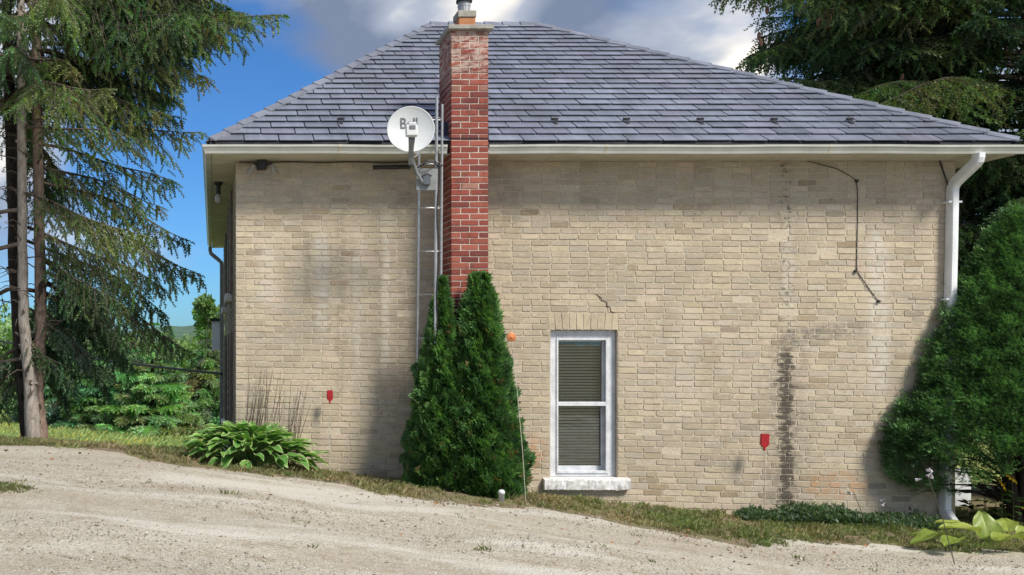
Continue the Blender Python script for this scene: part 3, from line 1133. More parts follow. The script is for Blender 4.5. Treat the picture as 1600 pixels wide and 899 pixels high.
def shingles(O, U, Vd, trap, W=.375, E=.178, seed=1):
    random.seed(seed)
    O, U, Vd = Vector(O), Vector(U), Vector(Vd)
    L = Vd.length
    Vn = Vd.normalized()
    N = U.cross(Vn).normalized()
    if N.z < 0:
        N = -N
    items = []
    rows = int(math.ceil(L / E))
    for r in range(rows):
        v0 = r * E - (.012 if r == 0 else 0)
        v1 = (r + 1) * E + .03
        off = (0, .5, .18, .68, .33)[r % 5] * W
        k = -1
        u = -off
        while u < trap[1][0] + W:
            jv = random.uniform(-.006, .006)
            p = [(u + .006, v0 + jv), (u + W - .006, v0 + jv + random.uniform(-.006, .006)), (u + W - .006, v1), (u + .006, v1)]
            (a0, b0), (a1, b1), (a2, b2), (a3, b3) = trap
            p = clip(p, lambda q: (q[0] - a0) - (a3 - a0) * (q[1] - b0) / (b3 - b0) - .004)
            p = clip(p, lambda q: (a1 - q[0]) - (a1 - a2) * (q[1] - b1) / (b2 - b1) - .004) if len(p) > 2 else p
            p = clip(p, lambda q: L - .002 - q[1]) if len(p) > 2 else p
            if len(p) > 2:
                us_ = [q[0] for q in p]
                if max(us_) - min(us_) > .03:
                    lift = random.uniform(-.002, .004)
                    def hgt(q):
                        t = (q[1] - v0) / (v1 - v0)
                        return .032 * (1 - t) + .009 * t + lift * (1 - t)
                    n = len(p)
                    V = [O + U * q[0] + Vn * q[1] + N * max(.001, hgt(q) - .009) for q in p] + [O + U * q[0] + Vn * q[1] + N * hgt(q) for q in p]
                    F = [tuple(range(n, 2 * n)), tuple(range(n))[::-1]] + [(i, (i + 1) % n, n + (i + 1) % n, n + i) for i in range(n)]
                    base = np.array((.185, .206, .265)) * random.uniform(.80, 1.18)
                    if random.random() < .15:
                        base = base * np.array((1.06, .98, 1.0))
                    ar = (max(us_) - min(us_)) * E
                    items.append((V, F, np.clip(base, 0, 1), ar))
            u += W
    return items


run_f, rise = RY0 - EY0, RZ - EZ
Lf = math.hypot(run_f, rise)
front = shingles((EX0, EY0, EZ), (1, 0, 0), (0, run_f, rise), [(0, 0), (EX1 - EX0, 0), (RX1 - EX0, Lf), (RX0 - EX0, Lf)], seed=2)
ords = sorted(range(len(front)), key=lambda i: -front[i][3])
keep = set(ords[:300])
for i in keep:
    brick_obj('shingle', front[i][0], front[i][1], front[i][2], M_SHINGLE, roof)
rest = [x[:3] for i, x in enumerate(front) if i not in keep]
ll = math.hypot(RX0 - EX0, rise)
rest += [x[:3] for x in shingles((EX0, EY1, EZ), (0, -1, 0), (RX0 - EX0, 0, rise), [(0, 0), (EY1 - EY0, 0), (EY1 - RY0, ll), (EY1 - RY1, ll)], seed=3)]
ll = math.hypot(EX1 - RX1, rise)
rest += [x[:3] for x in shingles((EX1, EY0, EZ), (0, 1, 0), (RX1 - EX1, 0, rise), [(0, 0), (EY1 - EY0, 0), (RY1 - EY0, ll), (RY0 - EY0, ll)], seed=4)]
rest += [x[:3] for x in shingles((EX1, EY1, EZ), (-1, 0, 0), (0, RY1 - EY1, rise), [(0, 0), (EX1 - EX0, 0), (EX1 - RX0, Lf), (EX1 - RX1, Lf)], seed=5)]
joined('shingles', rest, M_SHINGLE, roof)


def caps(A, B, na, nb, n, seed):
    """folded caps along the edge A-B; na, nb are in-plane directions falling away on each side"""
    random.seed(seed)
    A, B, na, nb = Vector(A), Vector(B), Vector(na).normalized(), Vector(nb).normalized()
    up = Vector((0, 0, 1))
    d = (B - A) / n
    for k in range(n):
        p0 = A + d * k
        p1 = A + d * (k + 1.12)
        w = .085 + random.uniform(-.004, .004)
        h0, h1 = .062, .042
        V = []
        for (p, h) in ((p0, h0), (p1, h1)):
            V += [p + na * w + up * (h - .012), p + up * h, p + nb * w + up * (h - .012)]
            V += [p + na * w + up * (h - .030), p + up * (h - .018), p + nb * w + up * (h - .030)]
        F = [(0, 1, 7, 6), (1, 2, 8, 7), (3, 9, 10, 4), (4, 10, 11, 5), (0, 6, 9, 3), (2, 5, 11, 8), (0, 3, 4, 1), (1, 4, 5, 2), (6, 7, 10, 9), (7, 8, 11, 10)]
        brick_obj('hip_cap', V, F, np.array((.19, .20, .24)) * random.uniform(.85, 1.12), M_SHINGLE, roof)


c00, c10, c01, c11 = (EX0, EY0, EZ), (EX1, EY0, EZ), (EX0, EY1, EZ), (EX1, EY1, EZ)
r00, r10, r01, r11 = (RX0, RY0, RZ), (RX1, RY0, RZ), (RX0, RY1, RZ), (RX1, RY1, RZ)


def inplane(A, B, P):
    """direction in the plane of A, B, P square to AB, towards P"""
    A, B, P = Vector(A), Vector(B), Vector(P)
    d = (B - A).normalized()
    q = P - A
    return (q - d * q.dot(d)).normalized()


caps(c00, r00, inplane(c00, r00, c10), inplane(c00, r00, c01), 20, 1)
caps(c10, r10, inplane(c10, r10, c00), inplane(c10, r10, c11), 21, 2)
caps(c01, r01, inplane(c01, r01, c00), inplane(c01, r01, c11), 20, 3)
caps(c11, r11, inplane(c11, r11, c10), inplane(c11, r11, c01), 21, 4)
caps(r00, r10, inplane(r00, r10, c00), Vector((0, 1, 0)), 6, 5)
# front edge trim
t = MB()
t.box(EX0 + .002, 2.545, EY0 - .006, EY0 - .001, EZ - .030, EZ + .004)
t.box(2.965, EX1 - .002, EY0 - .006, EY0 - .001, EZ - .030, EZ + .004)
t.build('drip_edge', M_DECK, roof)

# snow guards on the third row
slope = math.atan2(rise, run_f)
for px in (532, 865, 977, 1092, 1207, 1325):
    s_ = 3.1 * .178
    yy = EY0 + s_ * math.cos(slope)
    zz = EZ + s_ * math.sin(slope)
    xx = (px - PX) * (DIST + yy) / FPX
    M = Matrix.Translation((xx, yy, zz)) @ Matrix.Rotation(slope, 4, 'X') @ Matrix.Diagonal((.75, .8, .78, 1))
    m_ = MB()
    m_.rbox(-.022, .022, -.13, .05, .030, .036, .002, M)
    m_.rbox(-.055, .055, -.012, .0, .036, .085, .004, M)
    m_.add([M @ Vector(q) for q in [(-.008, .0, .036), (.008, .0, .036), (.008, .055, .036), (-.008, .055, .036), (-.008, .0, .08), (.008, .0, .08)]],
           [(0, 1, 2, 3), (0, 4, 5, 1), (4, 3, 2, 5), (0, 3, 4), (1, 5, 2)])
    m_.build('snow_guard', plain('guard_metal', (.16, .16, .17), (.09, .09, .10), .3, 30, metal=.8) if px == 532 else bpy.data.materials['guard_metal'], roof)

# ------------------------------------------------------------------ chimney
CX0, CX1, CY0, CY1, CZT = 2.553, 2.950, -.460, .0, 5.344
c = MB()
c.box(CX0 + .0045, CX1 - .0045, CY0 + .0045, CY1 + .10, -.3, CZT - .002)
chim = c.build('chimney', M_REDMORTAR, house)
random.seed(21)
REDS = [((.255, .066, .048), 5), ((.215, .058, .045), 3), ((.29, .090, .062), 3), ((.18, .052, .045), 1.5), ((.30, .15, .115), 1)]
pitch = .0654
extra = []
rows = int((CZT + .2) / pitch)
for r in range(rows):
    zb = CZT - (r + 1) * pitch + .0045
    zt = CZT - r * pitch - .0045
    g_ = .0045
    L_ = CX1 - CX0
    todo = []
    if r % 2:
        todo.append((CX0, CX0 + .0975, CY0, CY0 + .20, 1))
        todo.append((CX0 + .0975 + 2 * g_, CX1 - .0975 - 2 * g_, CY0, CY0 + .09, 1))
        todo.append((CX1 - .0975, CX1, CY0, CY0 + .20, 1))
        todo.append((CX0, CX0 + .09, CY0 + .20 + 2 * g_, CY0 + .40, 1))
        todo.append((CX0, CX0 + .09, CY0 + .40 + 2 * g_, CY1 + .1, 1))
        todo.append((CX1 - .09, CX1, CY0 + .20 + 2 * g_, CY1 + .1, 0))
    else:
        todo.append((CX0, CX0 + L_ / 2 - g_, CY0, CY0 + .0975, 1))
        todo.append((CX0 + L_ / 2 + g_, CX1, CY0, CY0 + .0975, 1))
        todo.append((CX0, CX0 + .09, CY0 + .0975 + 2 * g_, CY0 + .30, 1))
        todo.append((CX0, CX0 + .09, CY0 + .30 + 2 * g_, CY1 + .1, 1))
        todo.append((CX1 - .09, CX1, CY0 + .0975 + 2 * g_, CY1 + .1, 0))
    for (xa, xb, ya, yb, vis) in todo:
        q = MB()
        j = random.uniform(-.002, .002)
        q.rbox(xa + (j if xa == CX0 else 0), xb, ya + random.uniform(-.002, .002), yb, zb + random.uniform(-.0015, .001), zt + random.uniform(-.001, .0015), .004, jit=.0012)
        cs, ws = zip(*REDS)
        tint = np.array(random.choices(cs, ws)[0]) * random.uniform(.85, 1.15)
        if vis and zb > 2.2:
            brick_obj('chimney_brick', q.v, q.f, tint, M_RED, chim)
        else:
            extra.append((q.v, q.f, tint))
joined('brickwork', extra, M_RED, chim)
c = MB()
c.rbox(2.512, 3.000, -.505, .10, 5.346, 5.392, .006, jit=.002)
c.build('crown', M_CONC, chim)
c = MB()
c.rbox(2.666, 2.848, -.330, -.13, 5.390, 5.528, .006)
flue = c.build('flue_tile', M_CLAY, chim)
c = MB()
c.rbox(2.655, 2.857, -.342, -.118, 5.526, 5.600, .006, jit=.001)
c.build('flue_collar', M_CONC, flue)
c = MB()
P0 = Matrix.Translation((2.75, -.23, 0))
c.lathe([(.068, 5.598), (.068, 5.668), (.072, 5.67), (.072, 5.684), (.066, 5.686), (.066, 5.72)], 16, P0)
for k in range(6):
    a = k * math.pi / 3 + .3
    c.box(2.75 + .064 * math.cos(a) - .007, 2.75 + .064 * math.cos(a) + .007, -.23 + .064 * math.sin(a) - .004, -.23 + .064 * math.sin(a) + .004, 5.6, 5.79)
c.build('flue_pipe', M_GALV, flue, smooth=False)
c = MB()
c.lathe([(.085, 5.715), (.088, 5.722), (.088, 5.740), (.02, 5.80)], 16, P0)
c.build('rain_cap', M_BLACK, flue)
# where the stack passes the roof: dark blue box as its shade, then metal trim
c = MB()
c.box(CX0 - .045, CX0 - .002, -.30, .16, 4.18, 4.40)
c.build('flashing', plain('flashing_blue', (.030, .040, .080), (.02, .028, .06), .5), chim)
c = MB()
c.box(CX1 + .002, CX1 + .03, -.38, .16, 4.18, 4.30)
c.build('flashing', bpy.data.materials['flashing_blue'], chim)
c = MB()
c.box(CX0 - .004, CX1 + .004, CY0 - .006, CY0 - .002, 4.186, 4.194)
c.build('flashing', M_BLACK, chim)

# ------------------------------------------------------------------ downspouts
d = MB()
d.tube([(8.222, -.42, 4.035), (8.222, -.42, 3.99), (8.222, -.412, 3.966), (8.222, -.39, 3.945), (8.220, -.36, 3.927), (8.218, -.145, 3.805), (8.216, -.105, 3.778), (8.214, -.078, 3.745), (8.213, -.064, 3.705), (8.212, -.062, 3.66), (8.200, -.062, 3.0), (8.165, -.062, 1.6), (8.128, -.062, .25), (8.122, -.075, .13), (8.10, -.22, .02)], 1.0, 12, sq=(.060, .042))
ds = d.build('downspout', M_PIPE, house)
d = MB()
for z in (3.55, 2.47, .9):
    xx = 8.128 + (z - .25) * .0262
    d.rbox(xx - .075, xx + .075, -.108, -.006, z, z + .022, .003)
d.build('strap', M_PIPE, ds)
d = MB()
Yd = 9.85
d.tube([(-.05, 10.0, 4.04), (-.05, 10.0, 3.97), (-.03, 10.0, 3.90), (.13, 9.9, 3.76), (.19, Yd, 3.70), (.20, Yd, 3.6), (.20, Yd, .0)], 1.0, 10, sq=(.05, .04))
d.build('downspout', M_DULLPIPE, house)

# bay with white siding high on the far end of the left wall
d = MB()
d.box(-.01, .25, 9.95, 11.2, 1.84, 2.46)
bay = d.build('bay_window', M_PIPE, house)
for k in range(9):
    d = MB()
    z = 1.85 + k * .067
    d.add([(-.012 - .004, 9.942, z), (.25, 9.942, z), (.25, 9.949, z + .064), (-.012, 9.949, z + .064), (-.012, 9.95, z), (.25, 9.95, z)], [(0, 1, 2, 3), (0, 4, 5, 1), (0, 3, 4), (1, 5, 2)])
    d.build('siding_board', M_PIPE, bay)
d = MB()
d.box(-.05, .25, 9.90, 11.25, 2.462, 2.52)
d.build('bay_roof', M_BLACK, bay)

# ------------------------------------------------------------------ antenna tower
tower = empty('antenna_tower', (2.3, -.62, gz(2.3, -.62)), 'narrow galvanised lattice mast of three poles beside the chimney', 'antenna mast')
TA, TB, TC = (2.19, -.55), (2.335, -.72), (2.432, -.55)
lean = lambda p, z: (p[0] - .012 * (4 - z) * .55, p[1], z)
for (p, zt) in ((TA, 4.49), (TB, 4.563), (TC, 4.53)):
    m_ = MB()
    m_.tube([lean(p, .2), lean(p, 1.5), lean(p, 3.0), lean(p, zt)], .0135 if p != TB else .016, 8)
    m_.build('leg', M_GALV, tower)
for z in (1.12, 1.585, 2.045, 2.505, 2.965, 3.425, 3.89, 4.36):
    m_ = MB()
    for (a, b) in ((TA, TB), (TB, TC), (TC, TA)):
        va, vb = Vector(lean(a, z)), Vector(lean(b, z))
        m_.tube([va, va.lerp(vb, .5) + Vector((0, 0, .006)), vb], .0075, 6)
    m_.build('rung', M_GALV, tower)
m_ = MB()
pts = []
for i in range(24):
    z = 4.0 - i * .125
    p = lean(TB, z)
    pts.append((p[0] + .020 + .012 * math.sin(i * .9), p[1] - .018, z))
m_.tube(pts, .006, 6)
tag(m_.build('coaxial_cable', M_BLACK), 'black coaxial cable running down the middle pole of the lattice mast', 'cable')

# ------------------------------------------------------------------ satellite dish
dc = Vector(((641 - PX) / 153.2, -.95, CAMZ - (204.5 - PY) / 153.2))
dish = empty('satellite_dish', dc, 'round pale grey satellite dish with dark lettering on the lattice mast', 'satellite dish')
face = Vector((-.10, -1.0, .10)).normalized()
zq = face
xq = Vector((0, 0, 1)).cross(zq).normalized()
if xq.x < 0:
    xq = -xq
yq = zq.cross(xq)
DM = Matrix.Translation(dc) @ Matrix((xq, yq, zq)).transposed().to_4x4()
RD = .236
prof = [(0.0005, 0.0)] + [(RD * t, .052 * t * t) for t in (.15, .3, .45, .6, .75, .88, .97)] + [(RD, .054), (RD + .004, .050), (RD + .003, .042), (RD * .97, .040)] + [(RD * t, .052 * t * t - .008) for t in (.88, .6, .3, .02)]
m_ = MB()
m_.lathe(prof, 48, DM, cap0=False, cap1=False)
m_.build('reflector', M_DISH, dish, smooth=True)
fc = bpy.data.curves.new('lettering', 'FONT')
fc.body = 'Bell'
fc.size = .135
fc.extrude = .0008
fc.offset = .0022
fo = bpy.data.objects.new('lettering', fc)
COL.objects.link(fo)
bpy.context.view_layer.update()
dg = bpy.context.evaluated_depsgraph_get()
tm = bpy.data.meshes.new_from_object(fo.evaluated_get(dg))
bpy.data.objects.remove(fo)
xs = [v.co.x for v in tm.vertices]
w_, x_mid = max(xs) - min(xs), (max(xs) + min(xs)) / 2
for v in tm.vertices:
    x = (v.co.x - x_mid) * (.172 / w_) - .014
    y = v.co.y * 1.12 + .022
    z = .052 * (x * x + y * y) / RD ** 2 + .0025 + v.co.z
    v.co = DM @ Vector((x, y, z))
tm.name = 'lettering'
link('lettering', tm, M_INK, dish)


def pt(x, y, z):
    return DM @ Vector((x, y, z))


m_ = MB()
m_.tube([pt(0, -.34, -.02), pt(0, -.28, .03), pt(-.004, -.20, .12), pt(-.006, -.14, .195)], [.7, .8, .85, 1.05], 10, sq=(.032, .026))
m_.build('feed_arm', M_ARM, dish)
RM = DM @ Matrix.Translation((-.008, -.060, .225))
m_ = MB()
m_.rbox(-.062, .058, -.075, .045, -.03, .03, .012, RM)
m_.rbox(-.035, .045, .045, .070, -.025, .025, .008, RM)
feed = m_.build('feed_horn', M_LNB, dish)
m_ = MB()
m_.rbox(-.028, .034, -.008, .034, .029, .034, .002, RM)
m_.build('feed_window', M_INK, feed)
bx = at(664, 286, -.74)
m_ = MB()
m_.tube([pt(0, -.06, -.012), pt(.02, -.16, -.06), at(644, 250, -.82), at(652, 272, -.80), at(663, 289, -.775)], [.022, .024, .020, .018, .016], 10)
m_.build('mast_arm', M_ARM, dish)
m_ = MB()
m_.tube([at(656, 232, -.62), at(652, 243, -.72), at(645, 247, -.82)], .008, 6)
m_.tube([at(662, 256, -.62), at(650, 262, -.75), at(640, 258, -.84)], .007, 6)
m_.build('brace', M_GALV, dish)
a0, a1 = at(650, 264, -.748), at(681, 298, -.748)
m_ = MB()
m_.rbox(a0.x, a1.x, -.762, -.742, a1.z, a0.z, .003)
plate = m_.build('mount_plate', M_ARM, dish)
m_ = MB()
m_.rbox(bx.x - .035, bx.x + .045, -.80, -.762, bx.z - .03, bx.z + .06, .006)
m_.tube([(bx.x - .03, -.775, bx.z + .075), (bx.x + .02, -.79, bx.z + .085), (bx.x + .06, -.775, bx.z + .07)], .012, 8)
m_.build('clamp', plain('clamp_metal', (.14, .15, .17), (.09, .10, .11), .4, 20, metal=.5), plate)
m_ = MB()
m_.tube([at(641, 258, -.84), at(650, 263, -.80), at(658, 258, -.80), at(668, 251, -.80), at(678, 251, -.78), at(685, 257, -.76), at(684, 264, -.76)], .007, 7)
m_.tube([at(653, 262, -.79), at(664, 256, -.82), at(676, 254, -.82), at(688, 262, -.70), at(692, 258, -.60)], .007, 7)
tag(m_.build('cable_loop', M_BLACK), 'loop of black cable below the satellite dish at the eave', 'cable')

# ------------------------------------------------------------------ lights and cables on the house
fl = empty('floodlight', at(408, 256, -.1), 'black junction box with two white floodlamps under the eave', 'outdoor light')
p = at(409, 256, -.06)
m_ = MB()
m_.rbox(p.x - .055, p.x + .055, -.10, -.006, p.z - .065, 4.028, .006)
m_.build('junction_box', M_BLACK, fl)
for (dx, tilt) in ((-.115, .55), (.125, -.35)):
    M = Matrix.Translation((p.x + dx, -.13, p.z - .07)) @ Matrix.Rotation(tilt, 4, 'Y') @ Matrix.Rotation(R(25), 4, 'X')
    m_ = MB()
    m_.lathe([(.010, .055), (.017, .045), (.019, .015), (.033, -.022), (.039, -.042), (.034, -.05)], 14, M)
    lp = m_.build('lamp', M_CONC, fl, smooth=True)
    m_ = MB()
    m_.tube([(p.x + dx * .35, -.07, p.z - .02), (p.x + dx * .75, -.10, p.z - .01), M @ Vector((0, 0, .07))], .010, 6)
    m_.build('bracket', M_BLACK, lp)

pl = empty('soffit_light', (.075, 1.45, 4.02), 'small black lampholder with a bare bulb under the side eave', 'outdoor light')
m_ = MB()
m_.lathe([(.055, 4.028), (.055, 4.0), (.03, 3.985), (.028, 3.90), (.034, 3.88)], 14, Matrix.Translation((.075, 1.45, 0)))
m_.build('lampholder', M_BLACK, pl)
m_ = MB()
m_.lathe([(.022, 3.89), (.032, 3.86), (.045, 3.82), (.042, 3.79), (.022, 3.768), (.004, 3.764)], 14, Matrix.Translation((.075, 1.45, 0)))
m_.build('bulb', plain('bulb_glass', (.42, .42, .40), (.36, .36, .34), .2), pl, smooth=True)

m_ = MB()
m_.tube([(x, -.016, 4.012 + .004 * math.sin(x * 9)) for x in np.linspace(.30, 2.2, 20)], .006, 5)
tag(m_.build('eave_cable', M_BLACK), 'thin black cable pinned along the top of the brick wall under the eave', 'cable')
m_ = MB()
a0, a1 = at(583, 262, -.03), at(641, 261, -.03)
m_.tube([a0, a1], .022, 8)
tag(m_.build('conduit', M_BLACK), 'short black conduit under the eave next to the lattice mast', 'pipe')

cab = empty('wall_cable', at(1339, 350, -.012), 'thin black cable stapled down the upper right brickwork ending loose', 'cable')
pts = [(1262, 252), (1285, 258), (1308, 264), (1325, 273), (1338, 282), (1340, 300), (1340, 345), (1339, 390), (1338, 423), (1341, 427), (1352, 443), (1362, 457), (1369, 467), (1376, 472)]
m_ = MB()
m_.tube([at(x, y, -.011) for x, y in pts], .0042, 6)
m_.build('line', M_BLACK, cab)
for (x, y) in ((1339, 283), (1337, 424), (1373, 471)):
    q = at(x, y, -.018)
    m_ = MB()
    m_.rbox(q.x - .016, q.x + .016, -.03, -.004, q.z - .014, q.z + .014, .004)
    m_.build('staple', M_BLACK, cab)
m_ = MB()
m_.tube([at(1468, 249, -.02), at(1473, 265, -.02), at(1478, 280, -.03), at(1483, 292, -.05)], .008, 6)
tag(m_.build('short_cable', M_BLACK), 'short black cable hanging from the eave beside the white downspout', 'cable')
m_ = MB()
m_.tube([at(1420, 466, -.013), at(1450, 467, -.013), at(1478, 467.5, -.02), at(1500, 468, -.02)], .003, 4)
tag(m_.build('thin_wire', M_ARM), 'thin wire running along the brick to the white downspout', 'cable')

# service cable from the far trees to the house
m_ = MB()
pa, pb = Vector((-14.5, 30.0, 3.9)), Vector((.19, 9.78, 1.35))
pts = []
for i in range(19):
    t = i / 18
    q = pa.lerp(pb, t)
    q.z -= .9 * 4 * t * (1 - t) * .5
    pts.append(q)
m_.tube(pts, .030, 6)
tag(m_.build('service_cable', M_BLACK), 'thick black overhead service cable reaching the far side of the house', 'cable')

# ------------------------------------------------------------------ driveway markers
for (px, yb, yt, Yq, hpx, lab) in ((515, 736, 610, -.16, 19, 'red reflector marker on a thin white rod beside the hosta'),
                                   (1195, 800, 678, -.22, 24, 'red reflector marker on a thin rod near the dark wall stain')):
    b0 = at(px, yb, Yq)
    b0.z = gz(b0.x, Yq) - .03
    t0 = at(px + .3, yt, Yq)
    mk = empty('driveway_marker', b0, lab, 'driveway marker', 'red driveway markers along the wall')
    m_ = MB()
    hh = hpx / 142
    m_.tube([b0, b0.lerp(t0, .5), t0 - Vector((0, 0, hh * .55))], .0042, 6)
    m_.build('rod', M_ROD, mk)
    w = .033 if px < 600 else .046
    tl = 0.0 if px < 600 else .06
    M = Matrix.Translation(t0) @ Matrix.Rotation(tl, 4, 'Y')
    o2 = [(-w * .8, 0), (w * .8, 0), (w, -.012), (w, -hh * .72), (w * .45, -hh * .86), (.008, -hh * .92), (.008, -hh * 1.1), (-.008, -hh * 1.1), (-.008, -hh * .92), (-w * .45, -hh * .86), (-w, -hh * .72), (-w, -.012)]
    m_ = MB()
    n = len(o2)
    V = [M @ Vector((x, -.011, z)) for x, z in o2] + [M @ Vector((x * .86, -.016, z * .97 - .002)) for x, z in o2] + [M @ Vector((x, .011, z)) for x, z in o2]
    F = [(i, (i + 1) % n, n + (i + 1) % n, n + i) for i in range(n)] + [tuple(range(n, 2 * n))] + [(i, (i + 1) % n, 2 * n + (i + 1) % n, 2 * n + i) for i in range(n)] + [tuple(range(2 * n, 3 * n))]
    m_.add(V, F)
    m_.build('reflector', M_RED_PLASTIC, mk)

b0 = at(822, 766, -1.12)
b0.z = gz(b0.x, b0.y) - .03
t0 = at(800, 536, -1.10)
mk = empty('driveway_marker', b0, 'leaning white rod topped by a round orange disc in front of the cedars', 'driveway marker')
m_ = MB()
m_.tube([b0, b0.lerp(t0, .35) + Vector((.012, 0, 0)), b0.lerp(t0, .7) + Vector((.010, 0, 0)), t0], .0034, 6)
m_.build('rod', M_ROD, mk)
M = Matrix.Translation(at(799, 527, -1.10)) @ Matrix.Rotation(R(96), 4, 'X')
m_ = MB()
m_.lathe([(.001, .010), (.012, .010), (.014, .007), (.034, .009), (.045, .005), (.047, 0), (.045, -.005), (.001, -.010)], 24, M, cap0=False, cap1=False)
m_.build('reflector', M_ORANGE, mk, smooth=True)

q = at(783.5, 768, -1.22)
zq_ = gz(q.x, q.y)
m_ = MB()
m_.lathe([(.030, zq_ - .05), (.030, zq_ + .075), (.033, zq_ + .076), (.034, zq_ + .095), (.026, zq_ + .112), (.008, zq_ + .118)], 18, Matrix.Translation((q.x, q.y, 0)))
tag(m_.build('pipe_stub', M_LNB, smooth=True), 'small white plastic pipe stub with domed cap in the grass', 'pipe')

# ------------------------------------------------------------------ foliage templates
def spray_needles(n=9, seed=0, wid=.05, lng=.20, updown=.35):
    """a needled twig one unit long along +X made of narrow triangles"""
    r = np.random.default_rng(seed)
    V, F = [], []
    for i in range(n):
        x = (i + .4) / n * .92
        for s in (-1, 1):
            ang = R(38 + r.uniform(-10, 12))
            l = lng * (1 - .45 * x) * r.uniform(.75, 1.2)
            z = r.uniform(-updown, updown) * l
            b = len(V)
            sag = -.10 * x * x
            V += [(x - wid * .5, 0, sag), (x + wid * .6, 0, sag), (x + math.cos(ang) * l, s * math.sin(ang) * l, sag + z)]
            F.append((b, b + 1, b + 2))
    b = len(V)
    V += [(.84, -.03, -.07), (.84, .03, -.07), (1.08, 0, -.12)]
    F.append((b, b + 1, b + 2))
    return np.array(V), np.array(F)


def brush(rings=7, k=3, lng=.25, wid=.058, seed=0):
    """a bottlebrush twig one unit long: short needles set all round the axis"""
    r = np.random.default_rng(seed)
    V, F = [], []
    for i in range(rings):
        x = i / rings * .95
        for j in range(k):
            a = j * 2 * math.pi / k + i * 1.1 + r.uniform(-.3, .3)
            l = lng * (1 - .35 * x) * r.uniform(.8, 1.2)
            ca, sa = math.cos(a), math.sin(a)
            sag = -.12 * x * x
            b = len(V)
            V += [(x, -sa * wid, ca * wid + sag), (x + .04, sa * wid, -ca * wid + sag), (x + l * .78, ca * l * .62, sa * l * .62 + sag)]
            F.append((b, b + 1, b + 2))
    return np.array(V), np.array(F)


def lush(mats, offs, tmpl, name, tints, mat, parent, kind=None, jitter=.18):
    T, F = tmpl
    V, FF = instances(T, F, mats, offs)
    t = tints[:, None, :] * (1 + rng.uniform(-jitter, jitter, (len(offs), 1, 1)))
    t = np.repeat(t, len(T), axis=1).reshape(-1, 3)
    o = link(name, np_mesh(name, V, FF, np.clip(t, 0, 1)), mat, parent)
    if kind:
        o['kind'] = kind
    return o


class Bough:
    """collects twig axes, positions, sizes and tints plus the wood of a conifer"""
    def __init__(self):
        self.ax, self.of, self.sc, self.ti = [], [], [], []
        self.wood = MB()
    def bough(self, base, az, L, rise, droop, tint, dens=1.0, hang=.6, r0=.03, start=.18, spr=.20, sidef=1.0):
        dh = Vector((math.cos(az), math.sin(az), 0))
        sd = Vector((-dh.y, dh.x, 0))
        wig = random.uniform(-.16, .16)
        w2 = random.uniform(0, 6)
        def P(t):
            return base + dh * (L * t) + sd * (wig * L * math.sin(t * 2.6)) + Vector((0, 0, L * (rise * t - droop * t * t + .18 * droop * t ** 4) + .035 * L * t * math.sin(t * 7 + w2)))
        n = 8
        self.wood.tube([P(i / n) for i in range(n + 1)], [r0 * (1 - .86 * i / n) for i in range(n + 1)], 5)
        nb = max(4, int(L * 19 * dens))
        for k in range(nb):
            t = start + (1 - start) * (k + random.random()) / nb
            p = P(t)
            tan = (P(min(1, t + .03)) - P(t - .03)).normalized()
            s = 1 if k % 2 else -1
            bl = (.18 + .62 * math.sin(min(1, t * 1.1) * math.pi) ** .8) * random.uniform(.6, 1.15) * min(1.0, L / 2.2) * sidef
            d = (tan * .75 + sd * s * random.uniform(.45, 1.0) + Vector((0, 0, -hang * random.uniform(.3, 1.2)))).normalized()
            m = max(2, int(bl / (spr * .42)))
            q = p.copy()
            tt = tuple(x * random.uniform(.8, 1.2) for x in tint)
            if m > 2:
                self.wood.tube([p, p + d * bl * .5 + Vector((0, 0, -.02)), p + d * bl * .95 + Vector((0, 0, -.16 * hang * bl))], [.006, .004, .002], 3, caps=False)
            ds2 = d.cross(Vector((0, 0, 1))).normalized()
            for j in range(m):
                sg = 1 if j % 2 else -1
                dd = (d * .7 + ds2 * sg * random.uniform(.2, .9) + Vector((random.uniform(-.2, .2), random.uniform(-.2, .2), random.uniform(-.35, .1) - hang * .5 * j / m))).normalized()
                self.ax.append(dd)
                self.of.append(q.copy())
                self.sc.append(spr * random.uniform(.7, 1.2))
                self.ti.append(tt)
                q = q + d * (bl / m) + Vector((0, 0, -.03 * hang))
            # hanging twig right on the bough
            if random.random() < .75 * hang:
                self.ax.append((tan * .35 + Vector((random.uniform(-.2, .2), random.uniform(-.2, .2), -1))).normalized())
                self.of.append(p.copy())
                self.sc.append(spr * random.uniform(.8, 1.5))
                self.ti.append(tt)
        self.ax.append((P(1) - P(.95)).normalized())
        self.of.append(P(.96))
        self.sc.append(spr)
        self.ti.append(tint)
    def build(self, tree, tmpl, mat=None, wood=None, wname='limbs'):
        ax = np.array([tuple(a) for a in self.ax])
        of = np.array([tuple(a) for a in self.of])
        sc = np.array(self.sc)
        fr = frames(ax, roll=rng.uniform(-.7, .7, len(ax))) * sc[:, None, None]
        lush(fr, of, tmpl, 'crown', np.array(self.ti), mat or M_NEEDLE, tree)
        self.wood.build(wname, wood or M_TWIG, tree, fix=False)['kind'] = 'stuff'


GREENS = [(.165, .240, .125), (.135, .210, .120), (.205, .260, .125), (.110, .180, .110), (.225, .265, .130)]

